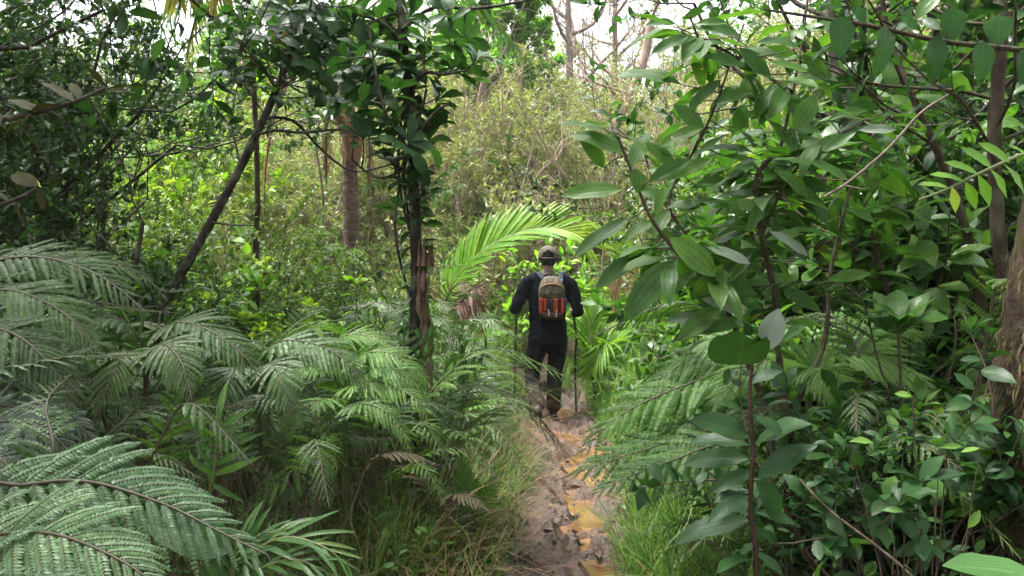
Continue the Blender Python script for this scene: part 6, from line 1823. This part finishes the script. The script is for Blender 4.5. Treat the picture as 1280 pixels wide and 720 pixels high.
blob_mesh('shirt', [[((0, 0, .80), .205, .130), ((0, 0, .92), .205, .13), ((-.005, 0, 1.08), .192, .125), ((0, 0, 1.27), .205, .135), ((0, 0, 1.40), .205, .128), ((0, .005, 1.47), .165, .105), ((0, .012, 1.52), .085, .08)],
                    [((-.10, .0, 1.465), .082), ((-.20, 0, 1.45), .080), ((-.262, 0, 1.36), .076), ((-.322, -.015, 1.21), .064), ((-.345, .0, 1.165), .062), ((-.345, .10, 1.165), .052), ((-.337, .19, 1.165), .042)],
                    [((.10, .0, 1.462), .082), ((.205, 0, 1.445), .080), ((.262, 0, 1.35), .075), ((.308, -.01, 1.20), .064), ((.322, .01, 1.14), .062), ((.308, .10, 1.125), .052), ((.294, .19, 1.11), .042)]],
          [SHIRT], voxel=.013, smooth=6, parent=hk, disp=(.022, .11))
blob_mesh('trousers', [[((0, 0, .98), .175, .115), ((0, 0, .88), .190, .125), ((0, 0, .79), .185, .12)],
                       [((-.095, 0, .88), .112, .118), ((-.125, .02, .70), .104, .105), ((-.165, .045, .50), .084, .088), ((-.152, -.06, .34), .082, .085), ((-.118, -.17, .20), .074, .078), ((-.112, -.20, .14), .072, .075)],
                       [((.100, 0, .88), .112, .118), ((.100, .04, .70), .100, .105), ((.078, .09, .50), .086, .090), ((.072, .11, .30), .080, .084), ((.066, .135, .13), .078, .082), ((.066, .138, .08), .078, .082)]],
          [trouser_mat()], voxel=.013, smooth=5, parent=hk, disp=(.028, .10))
for nm, a, pit in (('boot', (-.112, -.215, .115), -.85), ('boot', (.065, .15, .07), 0.0)):
    ca, sa = math.cos(pit), math.sin(pit)
    def R(x, y, z): return (a[0] + x, a[1] + y * ca - z * sa, a[2] + y * sa + z * ca)
    b = blob_mesh(nm, [[(R(0, -.02, .12), .055, .06), (R(0, -.02, .04), .052, .06), (R(0, -.03, -.02), .048, .055)], [(R(0, -.065, -.025), .042, .040), (R(0, .0, -.02), .046, .046), (R(0, .10, -.028), .050, .038), (R(0, .17, -.035), .044, .028)]], [BOOT], voxel=.010, smooth=3, parent=hk)
    sl_ = blob_mesh('sole', [[(R(0, -.085, -.066), .040, .014), (R(0, .0, -.066), .042, .014), (R(0, .10, -.066), .052, .014), (R(0, .185, -.062), .040, .012)]], [SOLE], voxel=.008, smooth=1, parent=b)
# hair under the cap, cap shell with an arched opening at the back
blob_mesh('hair', [[((0, .015, 1.615), .055, .045), ((0, .02, 1.66), .078, .080), ((0, .03, 1.72), .084, .092), ((0, .04, 1.765), .078, .085)]], [HAIR], voxel=.010, smooth=3, parent=hk, disp=(.008, .02))
mb = MB(); NS, NR = 48, 16; V = []; cols = []
for i in range(NR + 1):
    ph = PI / 2 * i / NR
    for j in range(NS):
        th = 2 * PI * j / NS
        V.append((.098 * math.cos(th) * math.sin(ph + .001), .045 + .115 * math.sin(th) * math.sin(ph + .001), 1.735 + .098 * math.cos(ph)))
# extend downwards: the band
for k in range(1, 4):
    for j in range(NS):
        th = 2 * PI * j / NS; V.append((.099 * math.cos(th), .045 + .116 * math.sin(th), 1.735 - .014 * k))
V = np.array(V); Q = []
for i in range(NR + 3):
    for j in range(NS):
        q = (i * NS + j, i * NS + (j + 1) % NS, (i + 1) * NS + (j + 1) % NS, (i + 1) * NS + j)
        c = V[list(q)].mean(0)
        if c[1] < .045 and (c[0] / .056) ** 2 + ((c[2] - 1.700) / .078) ** 2 < 1 and c[2] > 1.704: continue
        Q.append(q)
mb.add(V, quads=Q)
a = np.linspace(.25, PI - .25, 14); BV = []
for r in (1.0, 1.35, 1.62):
    BV += [(.099 * math.cos(t_) * (1 if r == 1 else .95), .045 + .116 * math.sin(t_) * r, 1.70 - .02 * (r - 1) - .03 * abs(math.cos(t_)) * (r - 1)) for t_ in a]
mb.add(BV, quads=[(i * 14 + j, i * 14 + j + 1, (i + 1) * 14 + j + 1, (i + 1) * 14 + j) for i in range(2) for j in range(13)])
cp = link('cap', mb.mesh('cap', [CAPM]), hk)
sm = cp.modifiers.new('t', 'SOLIDIFY'); sm.thickness = .004
mb = MB(); tube(mb, smooth_curve([(-.05, -.055, 1.700), (0, -.078, 1.698), (.05, -.055, 1.700)], 8), .010, 6); link('cap_strap', mb.mesh('cap_strap', [CAPM]), cp)
blob_mesh('collar', [[((0, .015, 1.505), .088, .082), ((0, .022, 1.545), .072, .072), ((0, .028, 1.575), .067, .069)]], [COLLAR], voxel=.010, smooth=2, parent=hk, disp=(.012, .03))

# ------------------------------------------------------------------ backpack
bp0 = (HX + .03, HY - .16, g0)
bk = thing('backpack', 'small backpack, camouflage above and orange-red below, worn on the back of the hiker', 'backpack', bp0)
def sq(z, w_, d_, n=28, e=.55):
    a = np.linspace(0, 2 * PI, n, endpoint=False)
    return np.stack([np.sign(np.cos(a)) * np.abs(np.cos(a)) ** e * w_, -np.abs(np.sin(a)) ** e * np.sign(np.sin(a)) * d_, np.full(n, z)], 1)
def loft(rings, mat, name, parent, yoff=0.0, caps=True, disp=0.0):
    n = len(rings[0]); V = np.concatenate(rings); V[:, 1] += yoff
    k = np.arange(len(rings) - 1)[:, None] * n; j = np.arange(n)[None]; j2 = (j + 1) % n
    Q = np.stack([k + j, k + n + j, k + n + j2, k + j2], -1).reshape(-1, 4)
    mb = MB(); V2 = np.vstack([V, rings[0].mean(0) + [0, yoff, 0], rings[-1].mean(0) + [0, yoff, 0]])
    e = (len(rings) - 1) * n
    T = [(n * len(rings), j_, (j_ + 1) % n) for j_ in range(n)] + [(n * len(rings) + 1, e + (j_ + 1) % n, e + j_) for j_ in range(n)]
    mb.add(V2, quads=Q, tris=T)
    return link(name, mb.mesh(name, [mat]), parent)
loft([sq(z, w_, d_) for z, w_, d_ in ((1.03, .085, .03), (1.035, .120, .05), (1.07, .142, .072), (1.15, .150, .085), (1.25, .150, .090), (1.29, .149, .090))], BLACKN, 'lower_pack', bk, -.01)
loft([sq(z, w_, d_) for z, w_, d_ in ((1.275, .146, .088), (1.29, .153, .096), (1.36, .150, .096), (1.43, .138, .085), (1.49, .112, .065), (1.525, .075, .04), (1.535, .04, .02))], CAMO, 'upper_pack', bk, -.012)
for s, w_ in ((-1, .028), (1, .028)):
    loft([sq(z, .020, .016, 16) + [s * .122, 0, 0] for z in (1.105, 1.12, 1.20, 1.27, 1.283)], ORANGE, 'side_panel', bk, -.088)
loft([sq(z, .026, .014, 16) + [.045, 0, 0] for z in (1.12, 1.135, 1.20, 1.26, 1.275)], ORANGE, 'front_panel', bk, -.098)
loft([sq(z, .014, .012, 16) + [-.075, 0, 0] for z in (1.13, 1.14, 1.20, 1.26, 1.275)], ORANGE, 'front_panel', bk, -.097)
loft([sq(z, w_, .02, 20) for z, w_ in ((1.055, .09), (1.065, .115), (1.10, .125), (1.115, .12))], REDD, 'mesh_pocket', bk, -.085)
mb = MB()
for pts in ([(-.04, -.116, 1.15), (-.035, -.125, 1.08)], [(.055, -.117, 1.15), (.045, -.125, 1.07)]):
    tube(mb, smooth_curve(pts, 8), .004, 5)
link('bungee_cord', mb.mesh('bungee_cord', [PALEC]), bk)
a = np.linspace(.25, PI - .25, 16); mb = MB(); tube(mb, np.stack([np.cos(a) * .142, np.full(16, -.098) + .02 * np.abs(np.cos(a)) ** 2, 1.36 + np.sin(a) * .085], 1), .009, 6); link('trim', mb.mesh('trim', [BROWNT]), bk)
for s, m_ in ((-1, STRAP), (1, STRAP)):
    c = smooth_curve([(s * .10 - .03 * 0, .0, 1.50), (s * .125 - .01, .075, 1.555), (s * .145 - .02, .16, 1.575), (s * .155 - .02, .26, 1.53), (s * .15 - .02, .31, 1.40), (s * .17, .27, 1.22)], 26)
    V = []
    tg = norm(np.gradient(c, axis=0))
    for i, q in enumerate(c):
        sdv = np.array([1.0, 0, 0]); nn = np.cross(sdv, tg[i])
        for u, v in ((-.032, -.006), (.032, -.006), (.032, .008), (-.032, .008)): V.append(q + sdv * u + nn * v)
    Q = [(i * 4 + j, i * 4 + (j + 1) % 4, i * 4 + 4 + (j + 1) % 4, i * 4 + 4 + j) for i in range(25) for j in range(4)]
    mb = MB(); mb.add(V, quads=Q); link('shoulder_strap', mb.mesh('shoulder_strap', [m_]), bk)
mb = MB(); tube(mb, smooth_curve([(.12, -.03, 1.475), (.115, .03, 1.52), (.10, .09, 1.56)], 10), .009, 6); link('drinking_tube', mb.mesh('drinking_tube', [BLUE]), bk)
mb = MB(); tube(mb, smooth_curve([(.148, -.05, 1.28), (.17, -.06, 1.22), (.15, -.05, 1.17)], 8), .008, 6); link('side_loop', mb.mesh('side_loop', [BLUE]), bk)

bk.scale = (.9, 1, .9); bk.location[2] += .135
# ------------------------------------------------------------------ walking sticks
for wr, lab, pts in ((WRL, 'dark walking stick in the hand on the fern side of the hiker', [(0, 0, .14), (.006, 0, 0), (-.012, .02, -.5), (-.02, .05, -1.17)]), (WRR, 'dark slightly crooked walking stick on the open side of the hiker', [(-.005, -.0, .10), (.0, 0, 0), (.03, .0, -.3), (.018, .02, -.55), (.035, .05, -1.11)])):
    o = np.array([HX + wr[0], HY + wr[1] + .10, g0 + wr[2]])
    c = smooth_curve(np.array(pts) + o, 30); c[-1][2] = float(ground_h(c[-1][0], c[-1][1])) - .02
    mb = MB(); tube(mb, c, [.0125, .014, .013, .011], 9, jitter=.10, rng=np.random.default_rng(5))
    tag(mb.build('walking_stick', STICK), lab, 'walking stick')
